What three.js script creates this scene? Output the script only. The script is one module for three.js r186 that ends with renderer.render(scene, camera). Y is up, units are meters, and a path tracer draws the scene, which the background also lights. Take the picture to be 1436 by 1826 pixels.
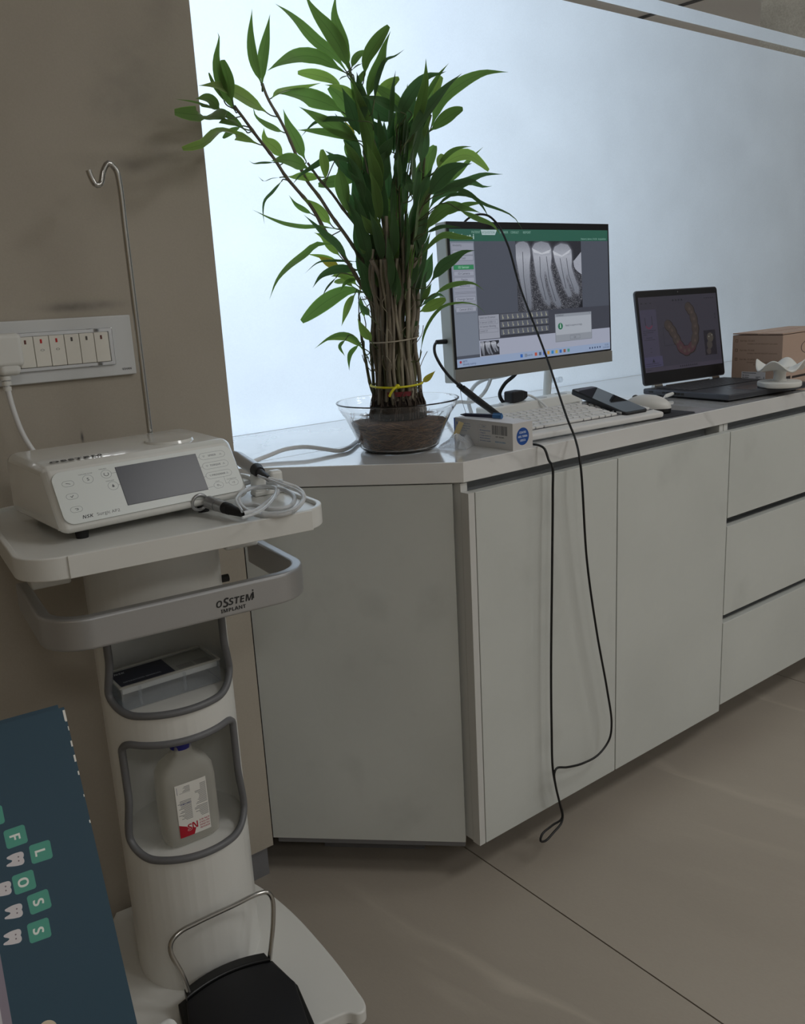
import * as THREE from 'three';
import { RoundedBoxGeometry } from 'three/addons/geometries/RoundedBoxGeometry.js';
import { mergeGeometries, mergeVertices, toCreasedNormals } from 'three/addons/utils/BufferGeometryUtils.js';
import { RectAreaLightUniformsLib } from 'three/addons/lights/RectAreaLightUniformsLib.js';
import { TextGeometry } from 'three/addons/geometries/TextGeometry.js';
import { FontLoader } from 'three/addons/loaders/FontLoader.js';
import { Brush, Evaluator, SUBTRACTION } from 'three-bvh-csg';

// ---------- camera, sky, lights, exposure ----------
const scene = new THREE.Scene();
const renderer = new THREE.WebGLRenderer();
renderer.toneMapping = THREE.LinearToneMapping;
renderer.toneMappingExposure = 1.0;
renderer.shadowMap.enabled = true;
const camera = new THREE.PerspectiveCamera(61.29, 1436 / 1826, 0.05, 60);
camera.position.set(0, 1.1514, 0);
camera.up.set(0.18814, 0.96907, -0.15968);
camera.lookAt(0.58793, 1.1514 - 0.24137, -0.77206);
scene.background = new THREE.Color(0.62, 0.78, 1.0);
RectAreaLightUniformsLib.init();
function areaLight(name, w, h, color, intensity, pos, target) {
  const l = new THREE.RectAreaLight(color, intensity, w, h);
  l.name = name; l.position.set(...pos); l.lookAt(...target); scene.add(l);
  return l;
}
// daylight entering the neighbouring room through its window, behind the frosted partition
const DAY = { x: 0.75, y: 1.72, w: 1.3, h: 1.4, z: -3.5 };
areaLight('daylight', DAY.w, DAY.h, new THREE.Color(0.82, 0.91, 1.0), 6.9, [DAY.x, DAY.y, DAY.z], [DAY.x, DAY.y, 0]);
// ceiling panels of this room
const PANELS = [[1.7, 0.4], [3.5, 0.4], [1.7, 1.9], [3.5, 1.9], [-0.4, 1.9], [5.9, -4.3], [3.6, -2.1]];
const PANEL_LIGHT = 8.0, FAR_PANEL = 26, PANEL_TINT = new THREE.Color(1.0, 0.995, 0.97);

// ---------- helpers ----------
let seed = 12345;
const rnd = (a = 0, b = 1) => { seed = (seed * 1664525 + 1013904223) >>> 0; return a + (b - a) * (seed / 4294967296); };
const V = (x, y, z) => new THREE.Vector3(x, y, z);
const std = (o) => new THREE.MeshStandardMaterial(o);
const phys = (o) => new THREE.MeshPhysicalMaterial(o);
const lin = (r, g, b) => new THREE.Color().setRGB(r, g, b);
const used = {};
function numbered(name) { const n = used[name] = (used[name] ?? -1) + 1; return n ? name + '_' + String(n).padStart(3, '0') : name; }
function obj(name, geo, mat, parent = scene) {
  const m = new THREE.Mesh(Array.isArray(geo) ? merge(geo) : geo, mat);
  m.name = parent === scene ? numbered(name) : name; parent.add(m); return m;
}
function merge(list) {
  return mergeGeometries(list.map((g) => { const k = g.index ? g.toNonIndexed() : g; for (const a of Object.keys(k.attributes)) if (!['position', 'normal', 'uv'].includes(a)) k.deleteAttribute(a); return k; }));
}
function thing(name, label, category, pos = [0, 0, 0], turn = 0, group) {
  const o = new THREE.Group(); o.name = numbered(name); scene.add(o);
  o.position.set(...pos); o.rotation.y = turn; o.userData = { label, category };
  if (group) o.userData.group = group;
  return o;
}
function tag(o, label, category, group) { Object.assign(o.userData, { label, category }); if (group) o.userData.group = group; return o; }
function struct(name, geo, mat) { const m = obj(name, geo, mat); m.userData.kind = 'structure'; return m; }
function structGroup(name) { const g = new THREE.Group(); g.name = numbered(name); g.userData.kind = 'structure'; scene.add(g); return g; }
const bx = (w, h, d, x = 0, y = 0, z = 0) => new THREE.BoxGeometry(w, h, d).translate(x, y, z);
const rbx = (w, h, d, r, x = 0, y = 0, z = 0, s = 3) => new RoundedBoxGeometry(w, h, d, s, r).translate(x, y, z);
// box with its uv in metres
function mbx(w, h, d, x = 0, y = 0, z = 0) {
  const g = bx(w, h, d, x, y, z), p = g.attributes.position, n = g.attributes.normal, u = g.attributes.uv;
  for (let i = 0; i < p.count; i++) {
    if (Math.abs(n.getY(i)) > 0.5) u.setXY(i, p.getX(i), p.getZ(i));
    else if (Math.abs(n.getX(i)) > 0.5) u.setXY(i, p.getZ(i), p.getY(i));
    else u.setXY(i, p.getX(i), p.getY(i));
  }
  return g;
}
function tube(pts, r, seg = 0, rad = 8, closed = false, tension = 0.5) {
  const c = new THREE.CatmullRomCurve3(pts.map((p) => Array.isArray(p) ? V(...p) : p), closed, 'centripetal', tension);
  return new THREE.TubeGeometry(c, seg || pts.length * 8, r, rad, closed);
}
function ball(r, x, y, z) { return new THREE.SphereGeometry(r, 10, 8).translate(x, y, z); }
function cyl(r1, r2, h, x = 0, y = 0, z = 0, s = 24) { return new THREE.CylinderGeometry(r1, r2, h, s).translate(x, y, z); }
// a cylinder from a to b
function rod(a, b, r1, r2 = r1, s = 16) {
  const A = V(...a), B = V(...b), d = B.clone().sub(A), g = new THREE.CylinderGeometry(r2, r1, d.length(), s);
  g.applyQuaternion(new THREE.Quaternion().setFromUnitVectors(V(0, 1, 0), d.clone().normalize()));
  const m = A.add(B).multiplyScalar(0.5); return g.translate(m.x, m.y, m.z);
}
function lathe(profile, s = 48) { return new THREE.LatheGeometry(profile.map(([x, y]) => new THREE.Vector2(x, y)), s); }
// outline in the ground plane (x, z) raised from y0 to y1
function slab(outline, y0, y1, bevel = 0, holes = [], curve = 10) {
  const sh = outline instanceof THREE.Shape ? outline : new THREE.Shape(outline.map(([x, z]) => new THREE.Vector2(x, -z)));
  for (const h of holes) sh.holes.push(h instanceof THREE.Path ? h : new THREE.Path(h.map(([x, z]) => new THREE.Vector2(x, -z))));
  const g = new THREE.ExtrudeGeometry(sh, { depth: y1 - y0 - 2 * bevel, bevelEnabled: bevel > 0, bevelThickness: bevel, bevelSize: bevel, bevelOffset: -bevel, bevelSegments: 3, curveSegments: curve });
  g.rotateX(-Math.PI / 2); g.translate(0, y0 + bevel, 0); return g;
}
function rrect(w, h, r, cx = 0, cy = 0, C = THREE.Shape) {
  const s = new C(), x = cx - w / 2, y = cy - h / 2;
  s.moveTo(x + r, y); s.lineTo(x + w - r, y); s.absarc(x + w - r, y + r, r, -Math.PI / 2, 0); s.lineTo(x + w, y + h - r); s.absarc(x + w - r, y + h - r, r, 0, Math.PI / 2);
  s.lineTo(x + r, y + h); s.absarc(x + r, y + h - r, r, Math.PI / 2, Math.PI); s.lineTo(x, y + r); s.absarc(x + r, y + r, r, Math.PI, Math.PI * 1.5); return s;
}
function canvas(w, h, draw) {
  const c = document.createElement('canvas'); c.width = w; c.height = h; const g = c.getContext('2d'); draw(g, w, h);
  const t = new THREE.CanvasTexture(c); t.colorSpace = THREE.SRGBColorSpace; t.anisotropy = 8; return t;
}
// value noise
const hash = (x, y, s) => { let h = (x * 374761393 + y * 668265263 + s * 974711) | 0; h = Math.imul(h ^ (h >>> 13), 1274126177); return ((h ^ (h >>> 16)) >>> 0) / 4294967296; };
function vnoise(x, y, s, per) {
  const xi = Math.floor(x), yi = Math.floor(y), fx = x - xi, fy = y - yi, u = fx * fx * (3 - 2 * fx), v = fy * fy * (3 - 2 * fy), w = (a) => ((a % per) + per) % per;
  const a = hash(w(xi), w(yi), s), b = hash(w(xi + 1), w(yi), s), c = hash(w(xi), w(yi + 1), s), d = hash(w(xi + 1), w(yi + 1), s);
  return a + (b - a) * u + (c - a) * v + (a - b - c + d) * u * v;
}
function fbm(x, y, s, per, oct = 5) { let r = 0, a = 0.5, n = 0; for (let i = 0; i < oct; i++) { r += a * vnoise(x * (1 << i), y * (1 << i), s + i * 17, per << i); n += a; a *= 0.5; } return r / n; }
function dataTex(w, h, f, srgb = true) {
  const d = new Uint8Array(w * h * 4);
  for (let y = 0; y < h; y++) for (let x = 0; x < w; x++) { const c = f(x / w, y / h), i = (y * w + x) * 4; d[i] = c[0]; d[i + 1] = c[1]; d[i + 2] = c[2]; d[i + 3] = 255; }
  const t = new THREE.DataTexture(d, w, h); t.wrapS = t.wrapT = THREE.RepeatWrapping; t.magFilter = THREE.LinearFilter; t.minFilter = THREE.LinearMipmapLinearFilter; t.generateMipmaps = true;
  if (srgb) t.colorSpace = THREE.SRGBColorSpace; t.needsUpdate = true; return t;
}
const clamp8 = (v) => Math.max(0, Math.min(255, v));

// measured outlines: leaves [kind, width, base ... tip], stems [radius, foot ... end], cords
const DATA = {"leaves":[["g",0.0159,-0.292,0.599,-0.012,-0.325,0.632,0.011,-0.336,0.66,0.023,-0.329,0.696,0.026,-0.334,0.7,0.032],
["G",0.025,-0.309,0.608,0.013,-0.317,0.635,0.02,-0.327,0.663,0.028],
["g",0.0148,-0.235,0.649,-0.02,-0.255,0.679,-0.004,-0.262,0.709,0.006,-0.258,0.749,0.011],
["g",0.017,-0.231,0.648,-0.023,-0.229,0.681,-0.019,-0.219,0.72,-0.017,-0.209,0.755,-0.017],
["l",0.025,-0.215,0.61,-0.046,-0.25,0.618,-0.028,-0.292,0.625,-0.006,-0.339,0.626,0.02,-0.381,0.618,0.043],
["G",0.0091,-0.314,0.611,-0.005,-0.338,0.63,0.013,-0.351,0.643,0.024],
["g",0.017,-0.336,0.592,0.019,-0.359,0.603,0.029,-0.386,0.6,0.039],
["g",0.0114,-0.266,0.572,-0.027,-0.313,0.591,-0.001,-0.36,0.593,0.026,-0.39,0.595,0.04,-0.413,0.6,0.025],
["G",0.0307,-0.292,0.573,0.001,-0.337,0.578,0.028,-0.393,0.572,0.061,-0.428,0.575,0.051],
["L",0.0227,-0.247,0.555,-0.029,-0.307,0.562,0.0,-0.341,0.559,0.017,-0.382,0.535,0.037,-0.412,0.528,0.031],
["G",0.0102,-0.279,0.578,-0.024,-0.295,0.571,-0.02,-0.319,0.556,-0.012],
["l",0.0204,-0.176,0.544,-0.066,-0.196,0.557,-0.06,-0.217,0.568,-0.054,-0.216,0.587,-0.056],
["d",0.004,-0.191,0.534,-0.073,-0.227,0.529,-0.055,-0.251,0.525,-0.041,-0.266,0.528,-0.03],
["d",0.004,-0.194,0.506,-0.052,-0.216,0.502,-0.043,-0.238,0.496,-0.033,-0.252,0.503,-0.027],
["d",0.0057,-0.177,0.504,-0.075,-0.203,0.483,-0.067,-0.225,0.466,-0.06,-0.23,0.447,-0.059,-0.227,0.428,-0.063],
["g",0.0114,-0.17,0.585,-0.07,-0.193,0.588,-0.061,-0.218,0.592,-0.05,-0.24,0.602,-0.04,-0.244,0.616,-0.037],
["g",0.0238,-0.111,0.548,-0.098,-0.132,0.578,-0.092,-0.145,0.599,-0.09,-0.155,0.628,-0.088],
["g",0.025,-0.123,0.527,-0.071,-0.149,0.535,-0.067,-0.18,0.536,-0.056,-0.215,0.531,-0.044],
["l",0.0159,-0.086,0.514,-0.081,-0.111,0.516,-0.097,-0.148,0.512,-0.083,-0.167,0.512,-0.074],
["d",0.0114,-0.053,0.523,-0.009,-0.072,0.539,-0.027,-0.091,0.542,-0.046,-0.114,0.529,-0.068,-0.136,0.516,-0.075,-0.16,0.497,-0.069],
["L",0.0159,-0.109,0.504,-0.036,-0.109,0.525,-0.035,-0.112,0.545,-0.035,-0.113,0.554,-0.035],
["g",0.0227,-0.047,0.565,-0.013,-0.067,0.578,-0.016,-0.094,0.592,-0.025,-0.121,0.607,-0.033,-0.159,0.62,-0.029],
["d",0.0091,-0.067,0.595,0.018,-0.088,0.601,-0.007,-0.107,0.603,-0.029,-0.118,0.599,-0.047,-0.142,0.576,-0.058],
["g",0.0136,-0.05,0.568,-0.009,-0.074,0.576,-0.019,-0.099,0.582,-0.031,-0.125,0.585,-0.042,-0.163,0.583,-0.035],
["G",0.0216,-0.035,0.505,-0.04,-0.054,0.507,-0.07,-0.064,0.507,-0.094,-0.073,0.505,-0.116],
["g",0.025,-0.085,0.523,-0.027,-0.082,0.489,-0.023,-0.079,0.459,-0.019,-0.074,0.438,-0.013],
["d",0.0204,-0.046,0.495,-0.022,-0.058,0.526,-0.047,-0.066,0.549,-0.069,-0.071,0.563,-0.089],
["G",0.0125,-0.015,0.55,-0.095,-0.004,0.575,-0.11,0.009,0.593,-0.123],
["y",0.0136,-0.045,0.576,-0.029,-0.052,0.586,-0.03,-0.062,0.605,-0.032],
["g",0.0227,-0.039,0.696,-0.053,-0.057,0.722,-0.063,-0.081,0.743,-0.078,-0.11,0.766,-0.081,-0.148,0.778,-0.063,-0.179,0.783,-0.048],
["g",0.0273,-0.054,0.687,-0.019,-0.066,0.718,-0.022,-0.084,0.748,-0.029,-0.103,0.772,-0.036,-0.117,0.795,-0.041,-0.125,0.806,-0.037],
["g",0.0193,-0.049,0.702,-0.026,-0.055,0.731,-0.03,-0.062,0.754,-0.034,-0.066,0.777,-0.037,-0.064,0.801,-0.035,-0.062,0.812,-0.033],
["l",0.0204,-0.024,0.706,-0.064,-0.035,0.733,-0.058,-0.055,0.758,-0.058],
["g",0.0261,-0.055,0.687,-0.035,-0.088,0.712,-0.062,-0.113,0.715,-0.074,-0.176,0.692,-0.051,-0.211,0.673,-0.038],
["L",0.0216,-0.008,0.678,-0.111,-0.017,0.694,-0.126,-0.038,0.707,-0.15,-0.073,0.71,-0.16],
["l",0.0193,-0.187,0.639,-0.071,-0.159,0.654,-0.084,-0.103,0.67,-0.107,-0.063,0.681,-0.097],
["g",0.0307,-0.048,0.625,-0.057,-0.068,0.641,-0.076,-0.093,0.653,-0.098,-0.142,0.653,-0.086,-0.176,0.648,-0.075],
["G",0.0295,0.016,0.595,-0.08,0.003,0.637,-0.103,-0.007,0.668,-0.123,-0.016,0.687,-0.142],
["l",0.0136,-0.026,0.641,-0.034,-0.044,0.657,-0.043,-0.061,0.665,-0.052,-0.08,0.669,-0.062],
["g",0.0136,-0.056,0.688,-0.009,-0.045,0.705,-0.007,-0.035,0.713,-0.005,-0.019,0.718,0.002],
["d",0.0079,-0.072,0.678,0.014,-0.075,0.679,0.038,-0.08,0.678,0.062],
["G",0.0148,-0.039,0.659,-0.014,-0.046,0.671,0.002,-0.051,0.678,0.02],
["d",0.0091,-0.06,0.675,-0.009,-0.083,0.667,0.002,-0.102,0.658,0.015],
["G",0.0238,-0.046,0.673,0.015,-0.048,0.695,0.028,-0.04,0.717,0.049,-0.03,0.738,0.071],
["g",0.0238,-0.037,0.635,0.006,-0.029,0.663,0.016,-0.018,0.694,0.029,-0.014,0.717,0.036,-0.007,0.74,0.046],
["d",0.0102,-0.045,0.626,0.038,-0.032,0.665,0.036,-0.015,0.694,0.038,0.004,0.702,0.041,0.024,0.715,0.044],
["L",0.0204,0.011,0.641,-0.042,0.021,0.661,-0.019,0.027,0.669,-0.0,0.03,0.674,0.017],
["g",0.0193,0.031,0.619,0.032,0.008,0.638,0.022,-0.014,0.654,0.011,-0.034,0.666,0.002],
["d",0.0159,0.01,0.611,0.042,-0.02,0.625,0.035,-0.044,0.631,0.032,-0.067,0.633,0.031],
["d",0.0284,0.029,0.603,0.002,0.017,0.62,-0.023,0.005,0.64,-0.048,-0.005,0.658,-0.071,-0.017,0.668,-0.095],
["d",0.0227,0.009,0.593,0.03,0.018,0.618,0.037,0.034,0.647,0.05,0.053,0.668,0.064,0.075,0.673,0.082,0.082,0.676,0.087],
["g",0.0204,0.026,0.577,0.056,0.032,0.625,0.077,0.029,0.653,0.092,0.022,0.687,0.103],
["g",0.0102,0.063,0.629,0.042,0.069,0.651,0.057,0.078,0.674,0.074,0.086,0.689,0.09],
["L",0.0227,0.107,0.627,-0.004,0.11,0.657,0.02,0.111,0.679,0.042],
["d",0.0238,-0.001,0.559,0.072,0.025,0.592,0.078,0.051,0.621,0.083,0.081,0.652,0.092,0.109,0.673,0.099],
["g",0.0227,0.089,0.595,0.032,0.101,0.638,0.05,0.127,0.663,0.079,0.151,0.675,0.106,0.162,0.675,0.123,0.179,0.672,0.145],
["G",0.0227,0.089,0.588,0.029,0.096,0.601,0.055,0.103,0.61,0.08,0.106,0.613,0.101],
["d",0.0238,0.044,0.527,0.049,0.065,0.569,0.035,0.09,0.611,0.024],
["G",0.0261,0.103,0.508,-0.012,0.117,0.545,-0.014,0.134,0.571,-0.013],
["g",0.0102,0.072,0.517,0.063,0.083,0.535,0.075,0.093,0.545,0.087,0.104,0.549,0.099,0.115,0.549,0.112],
["L",0.0125,0.066,0.515,0.073,0.078,0.531,0.065,0.09,0.543,0.058],
["L",0.0204,0.094,0.518,0.035,0.119,0.536,0.047,0.14,0.544,0.055,0.156,0.543,0.061,0.174,0.531,0.068,0.191,0.516,0.074],
["d",0.0295,0.043,0.471,0.071,0.058,0.498,0.094,0.07,0.51,0.115,0.088,0.515,0.14],
["g",0.0102,0.131,0.495,0.017,0.159,0.515,0.019,0.191,0.543,0.022,0.224,0.568,0.027],
["d",0.017,0.065,0.472,0.028,0.104,0.486,0.048,0.135,0.493,0.063,0.17,0.507,0.08,0.207,0.507,0.098],
["d",0.0193,0.072,0.451,0.038,0.089,0.473,0.044,0.116,0.485,0.059,0.141,0.495,0.072,0.166,0.485,0.085,0.183,0.486,0.092],
["d",0.0068,0.03,0.438,0.093,0.052,0.462,0.115,0.061,0.464,0.127,0.078,0.459,0.146,0.091,0.445,0.161,0.117,0.43,0.186,0.129,0.418,0.201,0.14,0.391,0.215],
["d",0.0079,0.045,0.467,0.108,0.056,0.472,0.126,0.07,0.464,0.146,0.082,0.445,0.164,0.09,0.417,0.18],
["g",0.0216,0.036,0.408,0.067,0.044,0.428,0.083,0.062,0.444,0.106,0.085,0.438,0.133,0.096,0.43,0.151],
["g",0.0102,0.062,0.431,0.086,0.085,0.446,0.116,0.099,0.448,0.139,0.107,0.446,0.158],
["g",0.0102,0.066,0.437,0.127,0.084,0.42,0.153,0.099,0.407,0.177,0.103,0.388,0.193],
["d",0.0068,0.016,0.401,0.09,0.03,0.409,0.12,0.048,0.405,0.152],
["G",0.0114,0.025,0.364,0.064,0.04,0.387,0.085,0.05,0.396,0.102,0.065,0.391,0.123,0.08,0.387,0.144],
["d",0.0204,0.037,0.318,0.076,0.049,0.342,0.095,0.057,0.351,0.11,0.07,0.364,0.13,0.082,0.366,0.148],
["g",0.0091,0.043,0.293,0.075,0.059,0.306,0.097,0.078,0.31,0.12,0.088,0.307,0.138,0.097,0.294,0.154],
["d",0.0102,0.051,0.273,0.026,0.084,0.292,0.035,0.105,0.286,0.035],
["L",0.0193,0.056,0.262,0.015,0.065,0.272,0.042,0.075,0.283,0.07],
["g",0.0057,0.016,0.191,0.06,0.02,0.227,0.07,0.033,0.257,0.085,0.044,0.271,0.1,0.07,0.275,0.126,0.087,0.268,0.145,0.096,0.251,0.158],
["g",0.0227,0.063,0.296,-0.06,0.062,0.274,-0.055,0.061,0.236,-0.049],
["d",0.0238,0.002,0.218,0.031,0.028,0.243,0.023,0.051,0.261,0.013],
["y",0.0114,0.075,0.122,-0.011,0.075,0.134,0.009,0.075,0.147,0.031],
["g",0.0114,0.032,0.283,0.054,0.028,0.3,0.073,0.024,0.313,0.091],
["d",0.0204,0.024,0.296,-0.008,0.02,0.334,-0.025,0.015,0.364,-0.042,0.015,0.377,-0.054],
["d",0.0261,-0.007,0.3,0.054,0.013,0.33,0.048,0.033,0.37,0.043],
["d",0.0238,0.062,0.31,0.012,0.076,0.336,0.013,0.093,0.372,0.016],
["g",0.0182,0.02,0.445,0.008,0.004,0.46,-0.006,-0.011,0.479,-0.019,-0.034,0.495,-0.039],
["g",0.0204,-0.03,0.403,0.006,-0.055,0.419,0.018,-0.082,0.438,0.028],
["d",0.0307,0.015,0.556,-0.023,0.004,0.584,-0.041,-0.008,0.614,-0.059],
["d",0.017,-0.004,0.557,0.013,-0.001,0.589,-0.012,-0.012,0.621,-0.048],
["g",0.0273,0.028,0.553,0.001,0.056,0.589,-0.002,0.086,0.638,-0.002],
["d",0.0227,0.044,0.545,0.015,0.045,0.575,0.029,0.054,0.6,0.047,0.071,0.624,0.072],
["d",0.0216,-0.029,0.533,0.025,-0.025,0.55,0.041,-0.021,0.568,0.057],
["d",0.0204,-0.009,0.501,0.041,0.003,0.527,0.045,0.015,0.545,0.048],
["d",0.0307,-0.032,0.49,0.021,-0.027,0.527,0.031,-0.018,0.552,0.043],
["d",0.0238,-0.037,0.512,0.032,-0.032,0.535,0.01,-0.033,0.569,-0.016],
["d",0.017,0.018,0.473,0.049,0.012,0.497,0.047,0.009,0.516,0.047],
["d",0.017,0.029,0.471,0.031,0.052,0.492,0.024,0.07,0.502,0.012],
["l",0.0136,-0.031,0.507,-0.042,-0.023,0.54,-0.062,-0.009,0.573,-0.078],
["g",0.0193,-0.01,0.468,-0.039,-0.011,0.508,-0.042,-0.014,0.558,-0.046],
["l",0.0204,-0.07,0.432,-0.088,-0.102,0.459,-0.083,-0.138,0.476,-0.071],
["g",0.0079,-0.088,0.419,-0.042,-0.11,0.425,-0.062,-0.132,0.426,-0.08,-0.183,0.429,-0.063,-0.223,0.437,-0.048,-0.268,0.449,-0.029],
["g",0.0091,-0.107,0.45,-0.093,-0.137,0.465,-0.093,-0.16,0.482,-0.084],
["d",0.0148,-0.081,0.363,-0.023,-0.096,0.392,-0.035,-0.112,0.41,-0.048,-0.126,0.429,-0.059,-0.142,0.446,-0.066],
["l",0.0159,-0.057,0.374,-0.084,-0.065,0.395,-0.102,-0.07,0.412,-0.118,-0.078,0.421,-0.136],
["g",0.0136,-0.089,0.393,-0.055,-0.115,0.394,-0.072,-0.136,0.377,-0.083,-0.19,0.35,-0.064,-0.218,0.329,-0.054,-0.24,0.298,-0.046],
["l",0.0079,-0.047,0.368,-0.111,-0.07,0.376,-0.13,-0.092,0.382,-0.147],
["y",0.017,-0.058,0.349,-0.085,-0.067,0.363,-0.109,-0.077,0.378,-0.133],
["d",0.0045,-0.038,0.361,-0.057,-0.075,0.365,-0.083,-0.098,0.363,-0.097,-0.123,0.343,-0.111],
["d",0.0159,-0.051,0.344,-0.032,-0.078,0.348,-0.054,-0.106,0.338,-0.075,-0.122,0.316,-0.087],
["l",0.0204,-0.038,0.319,-0.062,-0.05,0.339,-0.083,-0.065,0.337,-0.107],
["g",0.0079,-0.039,0.329,-0.054,-0.056,0.324,-0.068,-0.066,0.307,-0.078],
["d",0.004,-0.092,0.333,-0.048,-0.095,0.314,-0.079,-0.091,0.298,-0.104],
["L",0.0148,-0.029,0.315,-0.086,-0.031,0.325,-0.111,-0.036,0.328,-0.139],
["G",0.0284,0.002,0.304,-0.102,-0.02,0.309,-0.112,-0.041,0.303,-0.12,-0.07,0.286,-0.134,-0.114,0.254,-0.148],
["l",0.017,-0.037,0.301,-0.069,-0.036,0.277,-0.097,-0.036,0.24,-0.125],
["g",0.0102,-0.003,0.255,-0.09,-0.017,0.284,-0.077,-0.029,0.3,-0.064],
["d",0.0114,-0.064,0.26,0.013,-0.077,0.278,0.007,-0.084,0.286,0.005],
["l",0.0182,-0.053,0.213,-0.002,-0.07,0.234,0.001,-0.087,0.257,0.005],
["g",0.0091,-0.066,0.196,-0.012,-0.076,0.22,-0.025,-0.092,0.228,-0.042,-0.109,0.222,-0.061,-0.131,0.203,-0.083],
["l",0.0136,-0.014,0.197,-0.089,-0.029,0.216,-0.116,-0.041,0.217,-0.142,-0.052,0.212,-0.168],
["g",0.0068,-0.086,0.217,-0.041,-0.089,0.205,-0.056,-0.076,0.185,-0.06],
["g",0.0091,-0.028,0.204,-0.079,-0.049,0.189,-0.08,-0.059,0.176,-0.073,-0.066,0.156,-0.063],
["y",0.0102,-0.004,0.306,-0.097,0.013,0.322,-0.113,0.027,0.339,-0.132]],"stems":[[0.0034,-0.017,0.177,-0.004,-0.029,0.262,-0.013,-0.053,0.326,-0.032,-0.075,0.376,-0.049,-0.096,0.414,-0.065,-0.115,0.46,-0.079,-0.15,0.493,-0.075,-0.175,0.51,-0.064,-0.203,0.535,-0.05,-0.251,0.569,-0.026,-0.284,0.593,-0.008,-0.3,0.603,0.001],
[0.0034,0.002,0.175,-0.012,-0.011,0.261,-0.022,-0.029,0.346,-0.035,-0.055,0.404,-0.056,-0.077,0.445,-0.072,-0.093,0.479,-0.084,-0.112,0.514,-0.099,-0.133,0.548,-0.089,-0.154,0.579,-0.078,-0.174,0.603,-0.068,-0.205,0.634,-0.053,-0.218,0.654,-0.046],
[0.0031,-0.001,0.176,0.007,-0.008,0.281,0.002,-0.023,0.375,-0.01,-0.047,0.418,-0.028,-0.069,0.455,-0.045,-0.084,0.483,-0.056,-0.099,0.506,-0.068,-0.116,0.538,-0.081],
[0.0023,-0.003,0.218,-0.001,-0.001,0.424,0.0,-0.006,0.523,-0.004,-0.026,0.62,-0.019,-0.038,0.667,-0.028,-0.044,0.695,-0.033],
[0.0028,0.028,0.216,-0.015,0.041,0.384,-0.005,0.051,0.495,0.002,0.068,0.563,0.015,0.079,0.606,0.023,0.089,0.629,0.031],
[0.0028,0.04,0.215,0.005,0.052,0.382,0.015,0.065,0.482,0.024,0.071,0.541,0.029,0.075,0.58,0.032,0.083,0.613,0.038],
[0.0023,0.007,0.218,0.031,0.021,0.371,0.041,0.029,0.42,0.047,0.038,0.447,0.054,0.055,0.477,0.068],
[0.0026,-0.013,0.219,-0.005,-0.02,0.405,-0.01,-0.026,0.494,-0.015,-0.033,0.553,-0.02],
[0.0023,-0.015,0.219,-0.012,-0.022,0.385,-0.018,-0.032,0.446,-0.026,-0.034,0.525,-0.027,-0.036,0.563,-0.029],
[0.0023,-0.004,0.218,0.009,0.005,0.403,0.016,0.009,0.501,0.019,0.014,0.587,0.023],
[0.0023,0.002,0.218,0.024,0.006,0.392,0.028,0.008,0.49,0.029,0.014,0.566,0.033],
[0.0023,-0.012,0.219,0.004,-0.012,0.384,0.005,-0.018,0.473,0.0,-0.018,0.541,0.0],
[0.0028,-0.024,0.093,-0.035,-0.032,0.122,-0.041,-0.038,0.177,-0.046,-0.042,0.221,-0.049,-0.044,0.263,-0.05]],"cordA":[[0.081,0.878,0.188],
[0.1,0.877,0.182],
[0.135,0.878,0.146],
[0.164,0.88,0.113],
[0.179,0.883,0.085],
[0.181,0.885,0.052],
[0.165,0.885,0.026],
[0.146,0.883,0.023]],"cordB":[[0.152,0.905,0.117],
[0.164,0.9,0.133],
[0.18,0.892,0.146],
[0.177,0.886,0.178],
[0.165,0.88,0.195],
[0.142,0.875,0.212],
[0.121,0.874,0.215],
[0.103,0.874,0.202],
[0.095,0.876,0.173],
[0.099,0.88,0.13],
[0.11,0.886,0.104],
[0.135,0.888,0.085],
[0.162,0.886,0.086],
[0.178,0.883,0.11],
[0.172,0.879,0.157],
[0.149,0.876,0.187],
[0.127,0.875,0.183],
[0.118,0.875,0.137],
[0.106,0.875,0.125]],"tubeA":[[0.06,0.886,0.24],
[0.084,0.888,0.234],
[0.121,0.89,0.194],
[0.142,0.893,0.162],
[0.154,0.894,0.129],
[0.145,0.893,0.105],
[0.122,0.891,0.104],
[0.093,0.889,0.137],
[0.072,0.887,0.21]],"tubeB":[[0.145,0.907,0.094],
[0.155,0.902,0.154],
[0.165,0.896,0.186],
[0.162,0.89,0.211],
[0.135,0.884,0.234],
[0.118,0.881,0.229],
[0.097,0.881,0.216]],"motor":[[0.182,0.908,-0.095],
[0.164,0.906,0.043],
[0.152,0.905,0.117]],"holder":[[0.182,0.88,-0.03],
[0.222,0.88,-0.031]],"wallCord":[[0.331,1.08,-1.395],
[0.332,1.051,-1.395],
[0.333,1.013,-1.39],
[0.34,0.978,-1.385],
[0.35,0.949,-1.375],
[0.366,0.911,-1.37]],"plug":[[0.062,0.884,0.115],
[0.081,0.878,0.188]],"counterCable":[[0.7554,0.8645,-1.4476],
[0.7957,0.869,-1.4584],
[0.838,0.874,-1.466],
[0.8731,0.875,-1.4498],
[0.9018,0.869,-1.424],
[0.9225,0.8645,-1.406],
[0.9481,0.8655,-1.4139],
[1.0077,0.8655,-1.4659],
[1.1049,0.8645,-1.5544]],"tiles":[[-0.04071,-0.06549],
[-0.02951,-0.07819],
[-0.04124,-0.09114],
[-0.03574,-0.10418],
[-0.03874,-0.11884],
[-0.05025,-0.05082]],"teeth":[[-0.0434,-0.07768],
[-0.05279,-0.09092],
[-0.04953,-0.10453],
[-0.05262,-0.11739]],"frame":[[-0.06005,-0.12289],
[-0.06082,-0.15951],
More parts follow.
